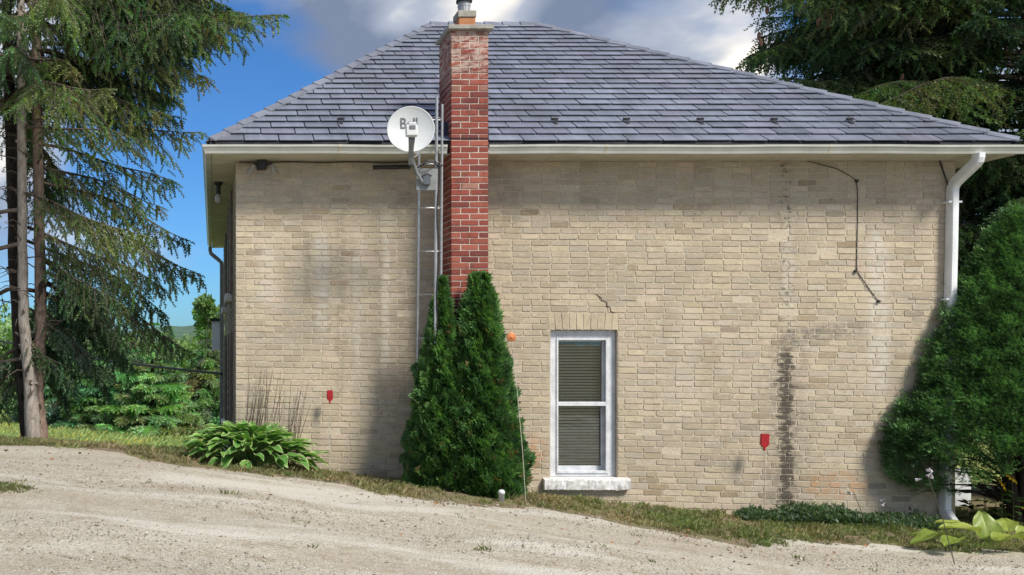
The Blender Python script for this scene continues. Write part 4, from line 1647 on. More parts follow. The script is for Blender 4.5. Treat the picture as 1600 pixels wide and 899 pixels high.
# ------------------------------------------------------------------ left spruce clump
random.seed(41)
TY = 1.2
tz = gz(-2.27, TY)
sp = empty('spruce_tree', (-2.27, TY, tz), 'tall drooping spruce with several bare trunks at the edge of the drive', 'tree')
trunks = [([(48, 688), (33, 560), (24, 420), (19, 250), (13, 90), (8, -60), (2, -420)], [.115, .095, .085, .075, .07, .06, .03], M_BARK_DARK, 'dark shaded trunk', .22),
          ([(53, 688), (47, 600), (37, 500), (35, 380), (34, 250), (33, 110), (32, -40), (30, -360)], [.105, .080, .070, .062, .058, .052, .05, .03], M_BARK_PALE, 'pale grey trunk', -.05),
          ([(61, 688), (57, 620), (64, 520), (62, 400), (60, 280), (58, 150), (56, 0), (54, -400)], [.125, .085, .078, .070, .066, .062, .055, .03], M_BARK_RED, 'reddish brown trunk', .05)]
tw = MB()
trk = []
for (pp, rr, mt, lab, dy) in trunks:
    m_ = MB()
    P3, R3 = [], []
    for i in range(len(pp) - 1):
        for j in range(5):
            t = j / 5
            x = pp[i][0] + (pp[i + 1][0] - pp[i][0]) * t
            y = pp[i][1] + (pp[i + 1][1] - pp[i][1]) * t
            q = at(x + random.uniform(-.6, .6), y, TY + dy)
            P3.append(q)
            R3.append((rr[i] + (rr[i + 1] - rr[i]) * t) * random.uniform(.95, 1.06))
    P3[0].z = tz - .15
    m_.tube(P3, R3, 12)
    for k in range(26):                    # knots
        i = random.randrange(3, len(P3) - 4)
        a = random.uniform(0, 6.28)
        d = Vector((math.cos(a), math.sin(a), .1))
        m_.tube([P3[i] + d * R3[i] * .7, P3[i] + d * (R3[i] + .02)], [.026, .012], 6)
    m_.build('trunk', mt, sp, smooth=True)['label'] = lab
    trk.append((P3, R3))
    for k in range(22):                    # dead twigs
        i = random.randrange(4, 26)
        a = random.uniform(-3.3, .4)
        L = random.uniform(.2, .75)
        d = Vector((math.cos(a), math.sin(a), random.uniform(-.1, .5)))
        q = P3[i]
        tw.tube([q, q + d * L * .5 + Vector((0, 0, .03)), q + d * L + Vector((0, 0, -.14 * L))], [.009, .006, .003], 4)
tw.build('dead_branch', M_TWIG, sp, fix=False)['kind'] = 'stuff'

B = Bough()


def trunk_at(z):
    P3 = random.choice(trk)[0]
    return min(P3, key=lambda q: abs(q.z - z)).copy()


# boughs reaching right: (height of origin, azimuth deg, length, rise, droop, hang, density, tint)
for (py, az, L, rise, droop, hang, den, gi) in (
        (28, 2, 3.0, .20, .26, .5, .9, 0), (5, -8, 2.6, .12, .30, 1.0, 1.4, 2), (-25, 14, 2.4, .08, .32, 1.1, 1.5, 0), (40, 10, 2.2, .04, .28, 1.1, 1.4, 2), (-50, -4, 2.6, .10, .34, 1.2, 1.6, 0), (80, -4, 2.0, .05, .3, 1.0, 1.3, 1), (110, 14, 2.1, .0, .24, .8, 1.0, 4), (-5, -20, 2.2, .05, .34, 1.2, 1.5, 1), (-75, -6, 2.7, .12, .30, .9, 1.2, 2), (-30, 10, 2.3, .1, .34, 1.0, 1.3, 0), (-110, 8, 2.5, .1, .36, 1.1, 1.4, 2),
        (-190, -8, 3.15, .22, .30, .9, 1.2, 0), (-150, 12, 2.75, .10, .28, 1.0, 1.35, 2), (-120, -25, 2.5, .10, .35, 1.0, 1.3, 0), (-90, 5, 2.35, .05, .36, 1.1, 1.35, 2),
        (-60, 25, 2.1, .05, .3, 1.0, 1.2, 1), (-40, -15, 2.45, .05, .36, 1.1, 1.3, 0), (0, 15, 2.0, .02, .28, .9, 1.1, 4), (20, -32, 2.1, .0, .25, .9, 1.0, 1),
        (70, -5, 2.15, -.02, .22, .7, .9, 4), (90, 22, 2.0, .0, .22, .7, .8, 2), (140, -12, 1.9, -.03, .18, .6, .75, 4), (170, 8, 2.25, -.02, .14, .6, .7, 2),
        (200, -28, 1.8, -.05, .18, .6, .7, 0), (225, 14, 1.75, -.12, .18, .6, .8, 1), (255, -6, 1.75, -.16, .16, .7, .85, 2), (285, 20, 1.95, -.18, .18, .7, .85, 0),
        (300, -20, 1.85, -.22, .20, .7, .95, 4), (325, 4, 2.0, -.24, .18, .8, 1.05, 2), (350, -10, 1.95, -.28, .20, .8, 1.1, 2), (370, 16, 1.9, -.32, .18, .8, 1.0, 0),
        (400, -30, 1.4, -.30, .25, .9, 1.1, 1), (420, 2, 1.9, -.34, .22, .9, 1.1, 0), (450, 26, 1.7, -.40, .25, .9, 1.0, 3), (470, -14, 1.3, -.45, .32, 1.0, 1.2, 1),
        (500, 8, 1.55, -.5, .35, 1.0, 1.2, 3), (520, -4, 1.25, -.55, .40, 1.0, 1.2, 1), (540, 30, 1.4, -.5, .30, 1.0, 1.1, 3), (430, 60, 2.0, -.35, .22, .9, 1.3, 3), (460, 75, 2.0, -.42, .25, 1.0, 1.3, 1), (400, 70, 2.2, -.3, .2, .9, 1.2, 3), (490, 55, 2.2, -.5, .25, 1.0, 1.3, 3), (520, 70, 2.0, -.52, .28, 1.0, 1.3, 1), (505, 95, 2.0, -.5, .25, 1.0, 1.2, 3), (440, 50, 1.6, -.4, .25, .9, 1.1, 3), (480, 60, 1.5, -.5, .25, .9, 1.1, 3)):
    if py >= 440:
        L *= .52 if abs(az) < 40 else .62
    q = at(random.choice((34, 58, 60, 24)), py, TY + random.uniform(-.05, .2))
    B.bough(q, R(az), L, rise, droop, GREENS[gi], den, hang, r0=.014 + .005 * L)
# the rest of the crown all round and above the frame
for k in range(64):
    z = random.uniform(1.5, 9.5)
    az = random.uniform(R(35), R(325))
    low = z < 4.3
    L = random.uniform(1.2, 2.3) * (1 if z < 6.5 else (10.4 - z) / 3.9)
    if z < 4.8 and (R(185) < az < R(325) or az < R(75)):
        continue
    B.bough(trunk_at(z), az, max(.6, L), random.uniform(-.3, .05), random.uniform(.15, .35), random.choice(GREENS), .8, .8)
for k in range(22):                         # dense upper crown at the top left of the picture
    py = random.uniform(-230, 130)
    az = random.choice((random.uniform(-80, 80), random.uniform(100, 260)))
    B.bough(at(random.choice((34, 58, 20)), py, TY), R(az), random.uniform(1.0, 1.9), .0, .32, random.choice(GREENS[:3]), 1.1, 1.0)
for k in range(14):
    z = random.uniform(8.5, 10.2)
    B.bough(trunk_at(z), random.uniform(0, 6.28), random.uniform(.6, 1.2), .1, .3, random.choice(GREENS), 1, .7)
B.build(sp, brush(7, 3, seed=1))

# ------------------------------------------------------------------ right spruce
random.seed(77)
RXT, RYT = 12.7, 4.2
rz0 = gz(RXT, RYT)
sp2 = empty('spruce_tree', (RXT, RYT, rz0), 'big dark spruce with hanging brown cones behind the right end of the roof', 'tree')
m_ = MB()
m_.tube([(RXT + random.uniform(-.02, .02), RYT, rz0 - .2 + i * .8) for i in range(19)], [.28 * (1 - i / 19.5) + .01 for i in range(19)], 12)
m_.build('trunk', M_BARK_DARK, sp2, smooth=True)
B = Bough()
DARKS = [(.068, .118, .058), (.090, .145, .062), (.055, .095, .054), (.125, .170, .072)]
for k in range(46):                         # the sweep of boughs over the roof
    z = 5.2 + 4.6 * (k / 46) ** .9
    az = R(180 + random.uniform(-34, 34))
    L = (4.9 - .30 * (z - 5.2)) * random.uniform(.72, 1.0)
    B.bough(Vector((RXT, RYT, z)), az, L, random.uniform(.02, .16), random.uniform(.16, .26), random.choice(DARKS), .95, .7, r0=.05, spr=.30, sidef=1.25)
B.bough(Vector((RXT, RYT, 7.0)), R(183), 5.2, .14, .17, DARKS[3], 1.2, .8, r0=.05, spr=.28)
B.bough(Vector((RXT, RYT, 7.3)), R(187), 4.9, .16, .2, DARKS[1], 1.3, .8, r0=.05, spr=.28)
for k in range(70):                         # lower crown beside the house
    z = random.uniform(.6, 5.0)
    az = R(random.uniform(150, 300))
    L = random.uniform(1.8, 3.6)
    B.bough(Vector((RXT, RYT, z)), az, L, random.uniform(-.12, .1), random.uniform(.12, .22), random.choice(DARKS), .66, .7, r0=.04, spr=.30, sidef=1.2)
for z, az, L in ((5.6, 235, 2.4), (6.1, 255, 2.6), (6.5, 228, 2.3), (7.0, 262, 2.5), (7.5, 240, 2.4), (6.8, 215, 2.6), (5.9, 205, 2.2), (7.9, 255, 2.2), (4.95, 195, 3.0), (5.1, 215, 3.0), (5.2, 235, 3.2), (5.3, 250, 3.0), (5.0, 205, 2.4), (4.8, 225, 2.6)):
    B.bough(Vector((RXT, RYT, z)), R(az), L, .0, .14, random.choice(DARKS), 1.1, .8, r0=.03, spr=.30, sidef=1.2)
for k in range(24):
    z = random.uniform(1.2, 12.0)
    az = R(random.uniform(-100, 140))
    L = random.uniform(2.0, 3.6) * min(1, (14.8 - z) / 6)
    B.bough(Vector((RXT, RYT, z)), az, L, random.uniform(-.1, .1), random.uniform(.12, .24), random.choice(DARKS), .42, .6, r0=.04, spr=.36)
for k in range(18):
    z = random.uniform(9.5, 14)
    B.bough(Vector((RXT, RYT, z)), random.uniform(0, 6.28), (15 - z) * .5, .1, .25, random.choice(DARKS), .9, .6, r0=.03, spr=.34)
B.build(sp2, brush(6, 3, lng=.24, wid=.048, seed=2), wood=M_BARK_DARK)
cone_me = MB()
cone_me.lathe([(.006, 0), (.018, -.012), (.026, -.045), (.026, -.08), (.018, -.115), (.004, -.135)], 10)
cone_me = cone_me.mesh('cone')
cone_me.materials.append(plain('cone_brown', (.22, .115, .065), (.13, .065, .04), .7, 60, .5, 90))
for k, (px, py) in enumerate(((1198, 10), (1250, 12), (1255, 6), (1284, 18), (1291, 14), (1297, 22), (1300, 12), (1278, 28), (1293, 32), (1188, 60), (1186, 50), (1384, 128), (1411, 115), (1578, 66), (1584, 60), (1572, 72), (1592, 62), (1530, 40), (1440, 22))):
    o = bpy.data.objects.new('cone', cone_me)
    COL.objects.link(o)
    q = at(px, py, RYT - .7 + (k % 3) * .15)
    o.parent = sp2
    o.location = q - Vector(sp2.location)
    o.rotation_euler = (random.uniform(-.25, .25), random.uniform(-.25, .25), 0)

# ------------------------------------------------------------------ cedars against the wall
def fan(n=7, seed=0):
    """a flat cedar spray: small overlapping scales fanned out"""
    r = np.random.default_rng(seed)
    V, F = [], []
    for i in range(n):
        a = (i / (n - 1) - .5) * 2.0 + r.uniform(-.1, .1)
        l = (1 - .35 * abs(a)) * r.uniform(.8, 1.1)
        c, s = math.cos(a), math.sin(a)
        w = .15
        z = r.uniform(-.12, .12)
        b = len(V)
        V += [(0.15 * c, .15 * s, 0), (.55 * l * c - w * s, .55 * l * s + w * c, z), (l * c, l * s, z * 1.6 - .06), (.55 * l * c + w * s, .55 * l * s - w * c, z)]
        F.append((b, b + 1, b + 2, b + 3))
    return np.array(V), np.array(F)


def cedar(cx, cy, prof, seed, label, K, tips=(0.0,)):
    """prof: (z, radius) pairs"""
    r = np.random.default_rng(seed)
    random.seed(seed)
    zz = np.array([p[0] for p in prof])
    rr = np.array([max(.008, p[1] * .90 - .035) for p in prof])
    z0 = gz(cx, cy)
    t = empty('cedar_shrub', (cx, cy, z0), label, 'shrub', 'cedars against the house wall')
    m_ = MB()
    m_.tube([(cx, cy, z0 - .1), (cx, cy, z0 + 1.0), (cx + .02, cy, zz[-1] - .15)], [.06, .04, .01], 8)
    m_.build('trunk', M_BARK_RED, t)
    # area-weighted heights
    zs = np.linspace(zz[0], zz[-1], 400)
    w = np.interp(zs, zz, rr) + .05
    z = r.choice(zs, K, p=w / w.sum()) + r.uniform(-.01, .01, K)
    a = r.uniform(0, 2 * math.pi, K)
    lump = .030 * np.sin(a * 4 + z * 7 + seed) + .030 * np.sin(a * 7 - z * 11) + .025 * np.sin(a * 11 + z * 23) + .02 * np.sin(z * 31 - a * 5)
    R0 = np.maximum(np.interp(z, zz, rr) + lump * np.minimum(1, np.interp(z, zz, rr) / .2), .008)
    dep = r.random(K) ** 2.2 * .30
    rad = R0 * (1 - dep)
    tip = np.array(tips)[r.integers(0, len(tips), K)] * np.clip((z - zz[-1] + .7) / .7, 0, 1)
    P = np.stack([cx + tip + rad * np.cos(a), cy + rad * np.sin(a), z], 1)
    P[:, 1] = np.minimum(P[:, 1], -.03)
    out = np.stack([np.cos(a), np.sin(a), np.full(K, .95)], 1) + r.normal(0, .38, (K, 3))
    fr = frames(out, up=np.stack([-np.sin(a), np.cos(a), r.uniform(-.6, .6, K)], 1), roll=r.uniform(-1.2, 1.2, K))
    fr = fr * r.uniform(.055, .105, K)[:, None, None]
    lum = np.sin(a * 5 + z * 9) * .5 + np.sin(a * 9 - z * 17 + 2) * .5
    base = np.array([.074, .168, .052])[None] * (1 + .32 * lum[:, None]) + np.array([.05, .07, .008])[None] * np.clip(lum, 0, 1)[:, None]
    base[r.random(K) < .03] = (.16, .13, .05)
    lush(fr, P, fan(6, seed), 'crown', base, M_SCALE, t)
    return t


cy_ = -.62
S = FPX / (DIST + cy_)
zf = lambda y: CAMZ - (y - PY) / S
cedar((690 - PX) / S, cy_, [(zf(764), .36), (zf(740), .395), (zf(690), .385), (zf(650), .33), (zf(620), .285), (zf(580), .245), (zf(520), .155), (zf(480), .11), (zf(458), .06), (zf(438), .010)], 3,
      'narrower single tipped green cedar next to the lattice mast', 11500)
cedar((747 - PX) / S, cy_ - .03, [(zf(770), .46), (zf(740), .525), (zf(690), .485), (zf(650), .43), (zf(620), .37), (zf(560), .28), (zf(500), .20), (zf(468), .13), (zf(446), .06), (zf(430), .012)], 4,
      'wider twin tipped green cedar covering the foot of the chimney', 15000, tips=(-.045, .065))

# ------------------------------------------------------------------ the big clipped yew at the right
def yew():
    r = np.random.default_rng(9)
    random.seed(9)
    cx, cy = 8.90, -.06
    s = FPX / (DIST + cy)
    z0 = gz(cx, cy)
    t = empty('yew_shrub', (cx, cy, z0), 'large dense dark green conical yew at the right corner of the house', 'shrub')
    zz = np.array([.26, .45, .65, .85, 1.05, 1.25, 1.54, 1.96, 2.38, 2.6, 2.95, 3.3, 3.46])
    rr = np.array([.95, 1.22, 1.38, 1.45, 1.42, 1.28, 1.06, .92, .74, .60, .38, .14, .03])
    m_ = MB()
    for k in range(7):
        a = k * .9
        q = Vector((cx + .05 * math.cos(a), cy - .12 + .03 * math.sin(a), z0 - .1))
        e = Vector((cx + .42 * math.cos(a), cy - .12 + .10 * math.sin(a), z0 + 1.2 + .05 * k))
        m_.tube([q, q.lerp(e, .4) + Vector((0, 0, .15)), e, e + Vector((-.15 * math.cos(a), 0, .6))], [.06, .045, .03, .01], 7)
    m_.build('trunk', M_BARK_DARK, t, smooth=True)
    # lower twigs
    tw = MB()
    for k in range(40):
        a = random.uniform(0, 6.28)
        h = random.uniform(.35, 1.0)
        L = random.uniform(.7, 1.35)
        b = Vector((cx, cy, z0 + h * .6))
        e = Vector((cx + L * math.cos(a), cy + .34 * L * math.sin(a), z0 + h))
        tw.tube([b, b.lerp(e, .5) + Vector((0, 0, .08)), e], [.018, .012, .005], 5)
    tw.build('limbs', M_BARK_DARK, t, fix=False)['kind'] = 'stuff'
    K = 82000
    zs = np.linspace(zz[0], zz[-1], 400)
    w = np.interp(zs, zz, rr) + .05
    z = r.choice(zs, K, p=w / w.sum())
    a = r.uniform(0, 2 * math.pi, K)
    # layered clumps: pads in rows
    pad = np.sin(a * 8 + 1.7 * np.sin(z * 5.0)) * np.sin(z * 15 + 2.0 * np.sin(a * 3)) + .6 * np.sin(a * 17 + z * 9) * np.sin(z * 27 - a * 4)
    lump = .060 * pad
    base_r = np.interp(z, zz, rr)
    R0 = np.maximum(base_r + lump * np.minimum(1, base_r / .4), .02)
    dep = r.random(K) ** 2.4 * .34
    low = np.clip((.75 - z) / .4, 0, 1)
    keep = ~((low > 0) & (np.sin(a * 6 + z * 13) + .6 * np.sin(a * 13 - 3) + r.normal(0, .35, K) < low * 1.5 - .9))
    rad = R0 * (1 - dep)
    P = np.stack([cx + rad * np.cos(a), cy + .38 * rad * np.sin(a), z + .05 * np.sin(a * 9)], 1)
    keep &= ~((P[:, 0] < 8.32) & (P[:, 1] > -.05))
    keep &= ~((np.sin(a) > .35) & (r.random(K) < .75))
    keep &= P[:, 2] > .33 + .38 * np.clip((P[:, 0] - 8.05) / .5, 0, 1) + r.normal(0, .05, K)
    P, a, z, pad = P[keep], a[keep], z[keep], pad[keep]
    K = len(P)
    out = np.stack([np.cos(a), np.sin(a), np.full(K, .35)], 1) + r.normal(0, .35, (K, 3))
    fr = frames(out, roll=r.uniform(-.6, .6, K)) * r.uniform(.066, .112, K)[:, None, None]
    base = np.array([.078, .172, .062])[None] * (1 + .38 * pad[:, None]) + np.array([.06, .09, .02])[None] * np.clip(pad, 0, 1)[:, None] * r.random((K, 1))  # gaps between pads darkened in the tint, standing in for shade
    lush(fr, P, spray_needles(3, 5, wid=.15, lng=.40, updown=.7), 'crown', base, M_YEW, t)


yew()

# ------------------------------------------------------------------ hostas
def hosta_leaf(name, L, W, fold, droop, green, margin, ribs=0, seed=0):
    """an ovate leaf along +X with folded midrib, waved edge and curved tip; tint holds its markings"""
    r = np.random.default_rng(seed)
    nu, nv = (8, 7) if not ribs else (12, 25)
    V, T = [], []
    for i in range(nu + 1):
        u = i / nu
        w = W * .5 * (math.sin(math.pi * min(1, u ** .72 * .98 + .02)) ** .85) * (1.0 if i not in (0, nu) else .08)
        x = L * (u - .10 * u * u)
        for j in range(nv):
            v = (j / (nv - 1) - .5) * 2
            y = v * w
            z = abs(v) * w * fold - droop * L * u * u + .012 * math.sin(u * 9 + v * 3 + seed) * abs(v) * (L / .25)
            if ribs:
                z += .005 * math.cos((abs(v) * 5.5 - u * 1.2) * math.pi * 2) * (1 - u * .6)
            V.append((x, y, z))
            edge = abs(v) > .80 or u > .94
            c = np.array(margin if edge else green) * r.uniform(.92, 1.08)
            if ribs:
                c = c * (1 - .22 * max(0, math.cos((abs(v) * 5.5 - u * 1.2) * math.pi * 2))) * (.72 if r.random() < .03 else 1)
                if j == nv // 2:
                    c = c * 1.25
            T.append(c)
    F = [(i * nv + j, i * nv + j + 1, (i + 1) * nv + j + 1, (i + 1) * nv + j) for i in range(nu) for j in range(nv - 1)]
    me = np_mesh(name, np.array(V), np.array(F), np.array(T))
    me.materials.append(M_HOSTA)
    me.polygons.foreach_set('use_smooth', [True] * len(me.polygons))
    return me


random.seed(5)
hz0 = gz(.42, -.42)
hosta = empty('hosta', (.42, -.42, hz0), 'spreading green hosta with cream edged leaves at the corner of the wall', 'plant')
GR = [(.135, .30, .065), (.10, .25, .055), (.165, .34, .075)]
MG = (.46, .54, .25)
hl = [hosta_leaf('leaf', random.uniform(.19, .25), random.uniform(.095, .125), .35, random.uniform(.25, .5), GR[k % 3], MG, seed=k) for k in range(6)]
pet = MB()
n_l = 230
for k in range(n_l):
    f = (k + .5) / n_l
    el = R(6 + 74 * (1 - f) ** .8 + random.uniform(-8, 8))
    a = k * 2.399 + random.uniform(-.25, .25)
    rx, ry, rzz = .68, .36, .29
    d = Vector((math.cos(a) * math.cos(el) * rx, math.sin(a) * math.cos(el) * ry, math.sin(el) * rzz))
    d *= random.uniform(.72, 1.0)
    px_ = .42 + d.x
    p = Vector((px_, -.42 + d.y, gz(px_, -.42 + d.y) + .05 + d.z))
    if p.y > -.06:
        p.y = -.06 - random.random() * .1
    o = bpy.data.objects.new('leaf', random.choice(hl))
    COL.objects.link(o)
    o.parent = hosta
    o.location = p - Vector(hosta.location)
    o.rotation_euler = (random.uniform(-.35, .35), -el * .75 + random.uniform(-.15, .35), math.atan2(d.y * 1.3, d.x) + random.uniform(-.5, .5))
    s = random.uniform(.8, 1.2)
    o.scale = (s, s, s)
    root = Vector((.42 + d.x * .35, -.42 + d.y * .35, hz0 - .02))
    pet.tube([root, root.lerp(p, .6) + Vector((0, 0, .05)), p], [.005, .004, .003], 4, caps=False)
pet.build('stalks', plain('hosta_stalk', (.12, .20, .05), (.09, .15, .04), .5), hosta, fix=False)

random.seed(6)
hx2, hy2 = 7.98, -1.72
h2 = empty('hosta', (hx2, hy2, gz(hx2, hy2)), 'low hosta with large yellow green ribbed leaves under the big yew', 'plant')
YG = [(.27, .33, .06), (.21, .29, .05), (.32, .37, .085)]
big = [hosta_leaf('leaf', .40, .30, .25, .30, YG[k], tuple(x * 1.05 for x in YG[k]), ribs=1, seed=20 + k) for k in range(3)]
for (px, py, Y, az, tilt, sc) in ((1478, 838, -1.75, 178, -4, 1.05), (1500, 843, -1.95, 205, -8, .8), (1530, 832, -1.9, 172, -22, 1.05), (1544, 846, -1.75, 80, -78, .95), (1560, 846, -1.95, 18, -18, 1.1), (1600, 842, -1.8, 20, -25, 1.0),
                                  (1505, 822, -1.5, 150, -20, .7), (1460, 832, -1.5, 160, -5, .6), (1575, 832, -1.5, 60, -40, .8), (1620, 850, -1.9, -10, -10, 1.0)):
    o = bpy.data.objects.new('leaf', big[(px // 7) % 3])
    COL.objects.link(o)
    o.parent = h2
    q = at(px, py, Y)
    q.z = max(q.z, gz(q.x, Y) + .05)
    o.location = q - Vector(h2.location)
    o.rotation_euler = (random.uniform(-.2, .2), R(tilt), R(az))
    o.scale = (sc * .88, sc * .80, sc * .88)

# dry stalks standing behind the hosta
random.seed(13)
ds_ = empty('dry_stems', (.75, -.2, gz(.75, -.2)), 'bare brown dried stalks standing between the hosta and the wall', 'plant')
for k in range(44):
    xb = .29 + .72 * random.random()
    yb = random.uniform(-.30, -.10)
    zb = gz(xb, yb) - .02
    H = random.uniform(.55, 1.08)
    ln = random.uniform(-.02, .26) * (.5 + xb * .5)
    b = Vector((xb, yb, zb))
    e = b + Vector((ln, random.uniform(-.04, .06), H))
    m_ = MB()
    m_.tube([b, b.lerp(e, .5) + Vector((random.uniform(-.025, .01), 0, .02)), e], [.0044, .0036, .002], 5)
    if random.random() < .3:
        q = b.lerp(e, random.uniform(.6, .9))
        m_.tube([q, q + Vector((random.uniform(-.08, .08), 0, .07))], [.002, .001], 4)
    m_.build('stem', M_TWIG, ds_, fix=False)

# white hosta flowers on thin stalks
for (px, py, bx_, by_, Y, lab) in ((1333, 768, 1352, 812, -.75, 'wilting pale flower on a thin stalk against the brick, farther from the yew'),
                                   (1384, 784, 1390, 812, -.8, 'wilting pale flower on a thin stalk against the brick, closest to the yew'),
                                   (1449, 742, 1492, 842, -2.45, 'white bell flowers on a long dark stalk in front of the yew')):
    b, t_ = at(bx_, by_, Y), at(px, py, Y)
    b.z = gz(b.x, Y)
    fs = empty('flower_stalk', b, lab, 'flower', 'pale hosta flowers on stalks')
    m_ = MB()
    m_.tube([b, b.lerp(t_, .5) + Vector((.01, 0, .02)), t_], [.0045, .0038, .0025], 5)
    m_.build('stalk', M_TWIG if px < 1440 else plain('stalk_green', (.07, .07, .04)), fs)
    for j in range(2 if px < 1440 else 5):
        q = t_ + Vector((random.uniform(-.05, .05) * (1 if px < 1440 else 1.7), random.uniform(-.02, .02), random.uniform(-.02, .02) * (1 if px < 1440 else 3)))
        M = Matrix.Translation(q) @ Matrix.Rotation(random.uniform(-1.0, 1.0), 4, 'Y') @ Matrix.Rotation(random.uniform(.4, 1.2), 4, 'X')
        m_ = MB()
        m_.lathe([(.002, .022), (.005, .008), (.009, -.010), (.015, -.024)], 7, M, cap1=False)
        m_.build('bell', bpy.data.materials.get('bell_white') or plain('bell_white', (.55, .53, .56), (.44, .41, .45), .6), fs)

# ------------------------------------------------------------------ yellow flowers and board behind the yew
random.seed(17)
fx, fy = 9.15, .05
fp = empty('flower_plant', (fx, fy, gz(fx, fy)), 'clump of yellow daisies glimpsed under the branches of the yew', 'plant')
st, lv_a, lv_o = MB(), [], []
pet_me = []
for k in range(3):
    V, F, T = [], [], []
    for i in range(11):
        a = i * 2 * math.pi / 11
        c, s = math.cos(a), math.sin(a)
        b = len(V)
        for (x, y, z) in ((.012, 0, 0), (.03, .010, -.002), (.052, .0, -.012), (.03, -.010, -.002)):
            V.append((c * x - s * y, s * x + c * y, z))
            T.append((.80, .50, .02))
        F.append((b, b + 1, b + 2, b + 3))
    b = len(V)
    for i in range(8):
        a = i * math.pi / 4
        V.append((.014 * math.cos(a), .014 * math.sin(a), .004))
        T.append((.30, .12, .02))
    V.append((0, 0, .014))
    T.append((.30, .12, .02))
    for i in range(0, 8, 2):
        F.append((b + i, b + i + 1, b + (i + 2) % 8, b + 8))
    me = np_mesh('flower_head', np.array(V), np.array(F), np.array(T))
    me.materials.append(M_FLOWER)
    pet_me.append(me)
for k in range(46):
    x = fx + random.uniform(-.6, .9)
    y = fy + random.uniform(-.45, .25)
    h = random.uniform(.18, .75)
    z = gz(x, y)
    top = Vector((x + random.uniform(-.08, .08), y - .03, z + h))
    st.tube([(x, y, z), (x, y, z + h * .5), top], [.005, .004, .003], 4, caps=False)
    o = bpy.data.objects.new('flower_head', pet_me[k % 3])
    COL.objects.link(o)
    o.parent = fp
    o.location = top - Vector(fp.location)
    o.scale = (1.7, 1.7, 1.7)
    o.rotation_euler = (random.uniform(.2, 1.2), random.uniform(-.5, .5), random.uniform(0, 6))
    for j in range(9):
        a = random.uniform(0, 6.28)
        lv_a.append((math.cos(a), math.sin(a), random.uniform(-.3, .5)))
        lv_o.append((x, y, z + h * random.uniform(.05, .9)))
st.build('stems', plain('stem_green', (.06, .10, .03)), fp, fix=False)
LEAFT = (np.array([(0, 0, 0), (.5, .22, .05), (1, 0, -.08), (.5, -.22, .05)]), np.array([(0, 1, 2, 3)]))
K = len(lv_a)
lush(frames(np.array(lv_a), roll=rng.uniform(-.5, .5, K)) * rng.uniform(.10, .17, K)[:, None, None], np.array(lv_o), LEAFT, 'foliage', np.tile([.05, .10, .028], (K, 1)), M_LEAF, fp)

m_ = MB()
gz9 = gz(9.1, 1.3)
m_.rbox(9.20, 9.44, 1.26, 1.30, gz9 + .02, gz9 + .50, .006)
bd = m_.build('white_board', M_PIPE)
tag(bd, 'pale painted board standing beyond the house corner behind the yew', 'board')

# ------------------------------------------------------------------ ground cover under the wall
r = np.random.default_rng(31)
K = 5200
x = r.uniform(5.75, 7.75, K)
yb = r.uniform(0, 1, K)
y = -.10 - yb * (.30 + .40 * (x - 5.75) / 2.0)
hgt = (.13 + .05 * np.sin(x * 5) + .03 * np.sin(x * 13)) * (1 - .55 * yb) * np.minimum(1, (x - 5.70) / .25)
z = ground_z(x, y) + hgt * r.uniform(.15, 1.0, K)
ax = np.stack([r.normal(0, .6, K), r.normal(-.2, .6, K), r.uniform(.4, 1.3, K)], 1)
ti = np.array([.075, .125, .065])[None] * r.uniform(.6, 1.35, (K, 1))
lush(frames(ax, roll=r.uniform(-1, 1, K)) * r.uniform(.03, .065, K)[:, None, None], np.stack([x, y, z], 1), (np.array([(0, 0, 0), (.5, .22, .05), (1, 0, -.05), (.5, -.22, .05), (.15, .05, 0), (.7, .6, .15), (.95, .75, .1), (.75, .4, 0)]), np.array([(0, 1, 2, 3), (4, 5, 6, 7)])), 'groundcover', ti, M_LEAF, None, 'stuff')

# ------------------------------------------------------------------ grass strip, weeds, pebbles, litter
def tuft(n, seed, spread=.5, width=.10):
    r = np.random.default_rng(seed)
    V, F = [], []
    for i in range(n):
        a = r.uniform(0, 6.28)
        lean = r.uniform(.1, .9)
        ox, oy = r.uniform(-spread, spread, 2)
        h = r.uniform(.5, 1.0)
        c, s = math.cos(a), math.sin(a)
        b = len(V)
        V += [(ox - s * width, oy + c * width, -.1), (ox + s * width, oy - c * width, -.1), (ox + c * lean * .35 - s * width * .6, oy + s * lean * .35 + c * width * .6, h * .6), (ox + c * lean, oy + s * lean, h)]
        F += [(b, b + 1, b + 2), (b + 1, b + 3, b + 2)]
    return np.array(V), np.array(F)


def grow(name, X, Y, hs, tints, seed, n=6, wid=.07, mat=None, spread=.5):
    r = np.random.default_rng(seed)
    K = len(X)
    a = r.uniform(0, 6.28, K)
    fr = np.zeros((K, 3, 3))
    fr[:, 0, 0], fr[:, 1, 0] = np.cos(a), np.sin(a)
    fr[:, 0, 1], fr[:, 1, 1] = -np.sin(a), np.cos(a)
    fr[:, 2, 2] = 1
    fr = fr * hs[:, None, None]
    return lush(fr, np.stack([X, Y, ground_z(X, Y)], 1), tuft(n, seed, spread, wid), name, tints, mat or M_GRASS, None, 'stuff')


def nz(x, y, s=1.0, seed=0.0):
    return (np.sin(x * 2.1 * s + y * 1.3 * s + seed) + np.sin(x * 4.7 * s - y * 3.1 * s + 1.7 + seed) + np.sin(x * 9.3 * s + y * 7.9 * s + .6 + seed) * .7) / 2.7


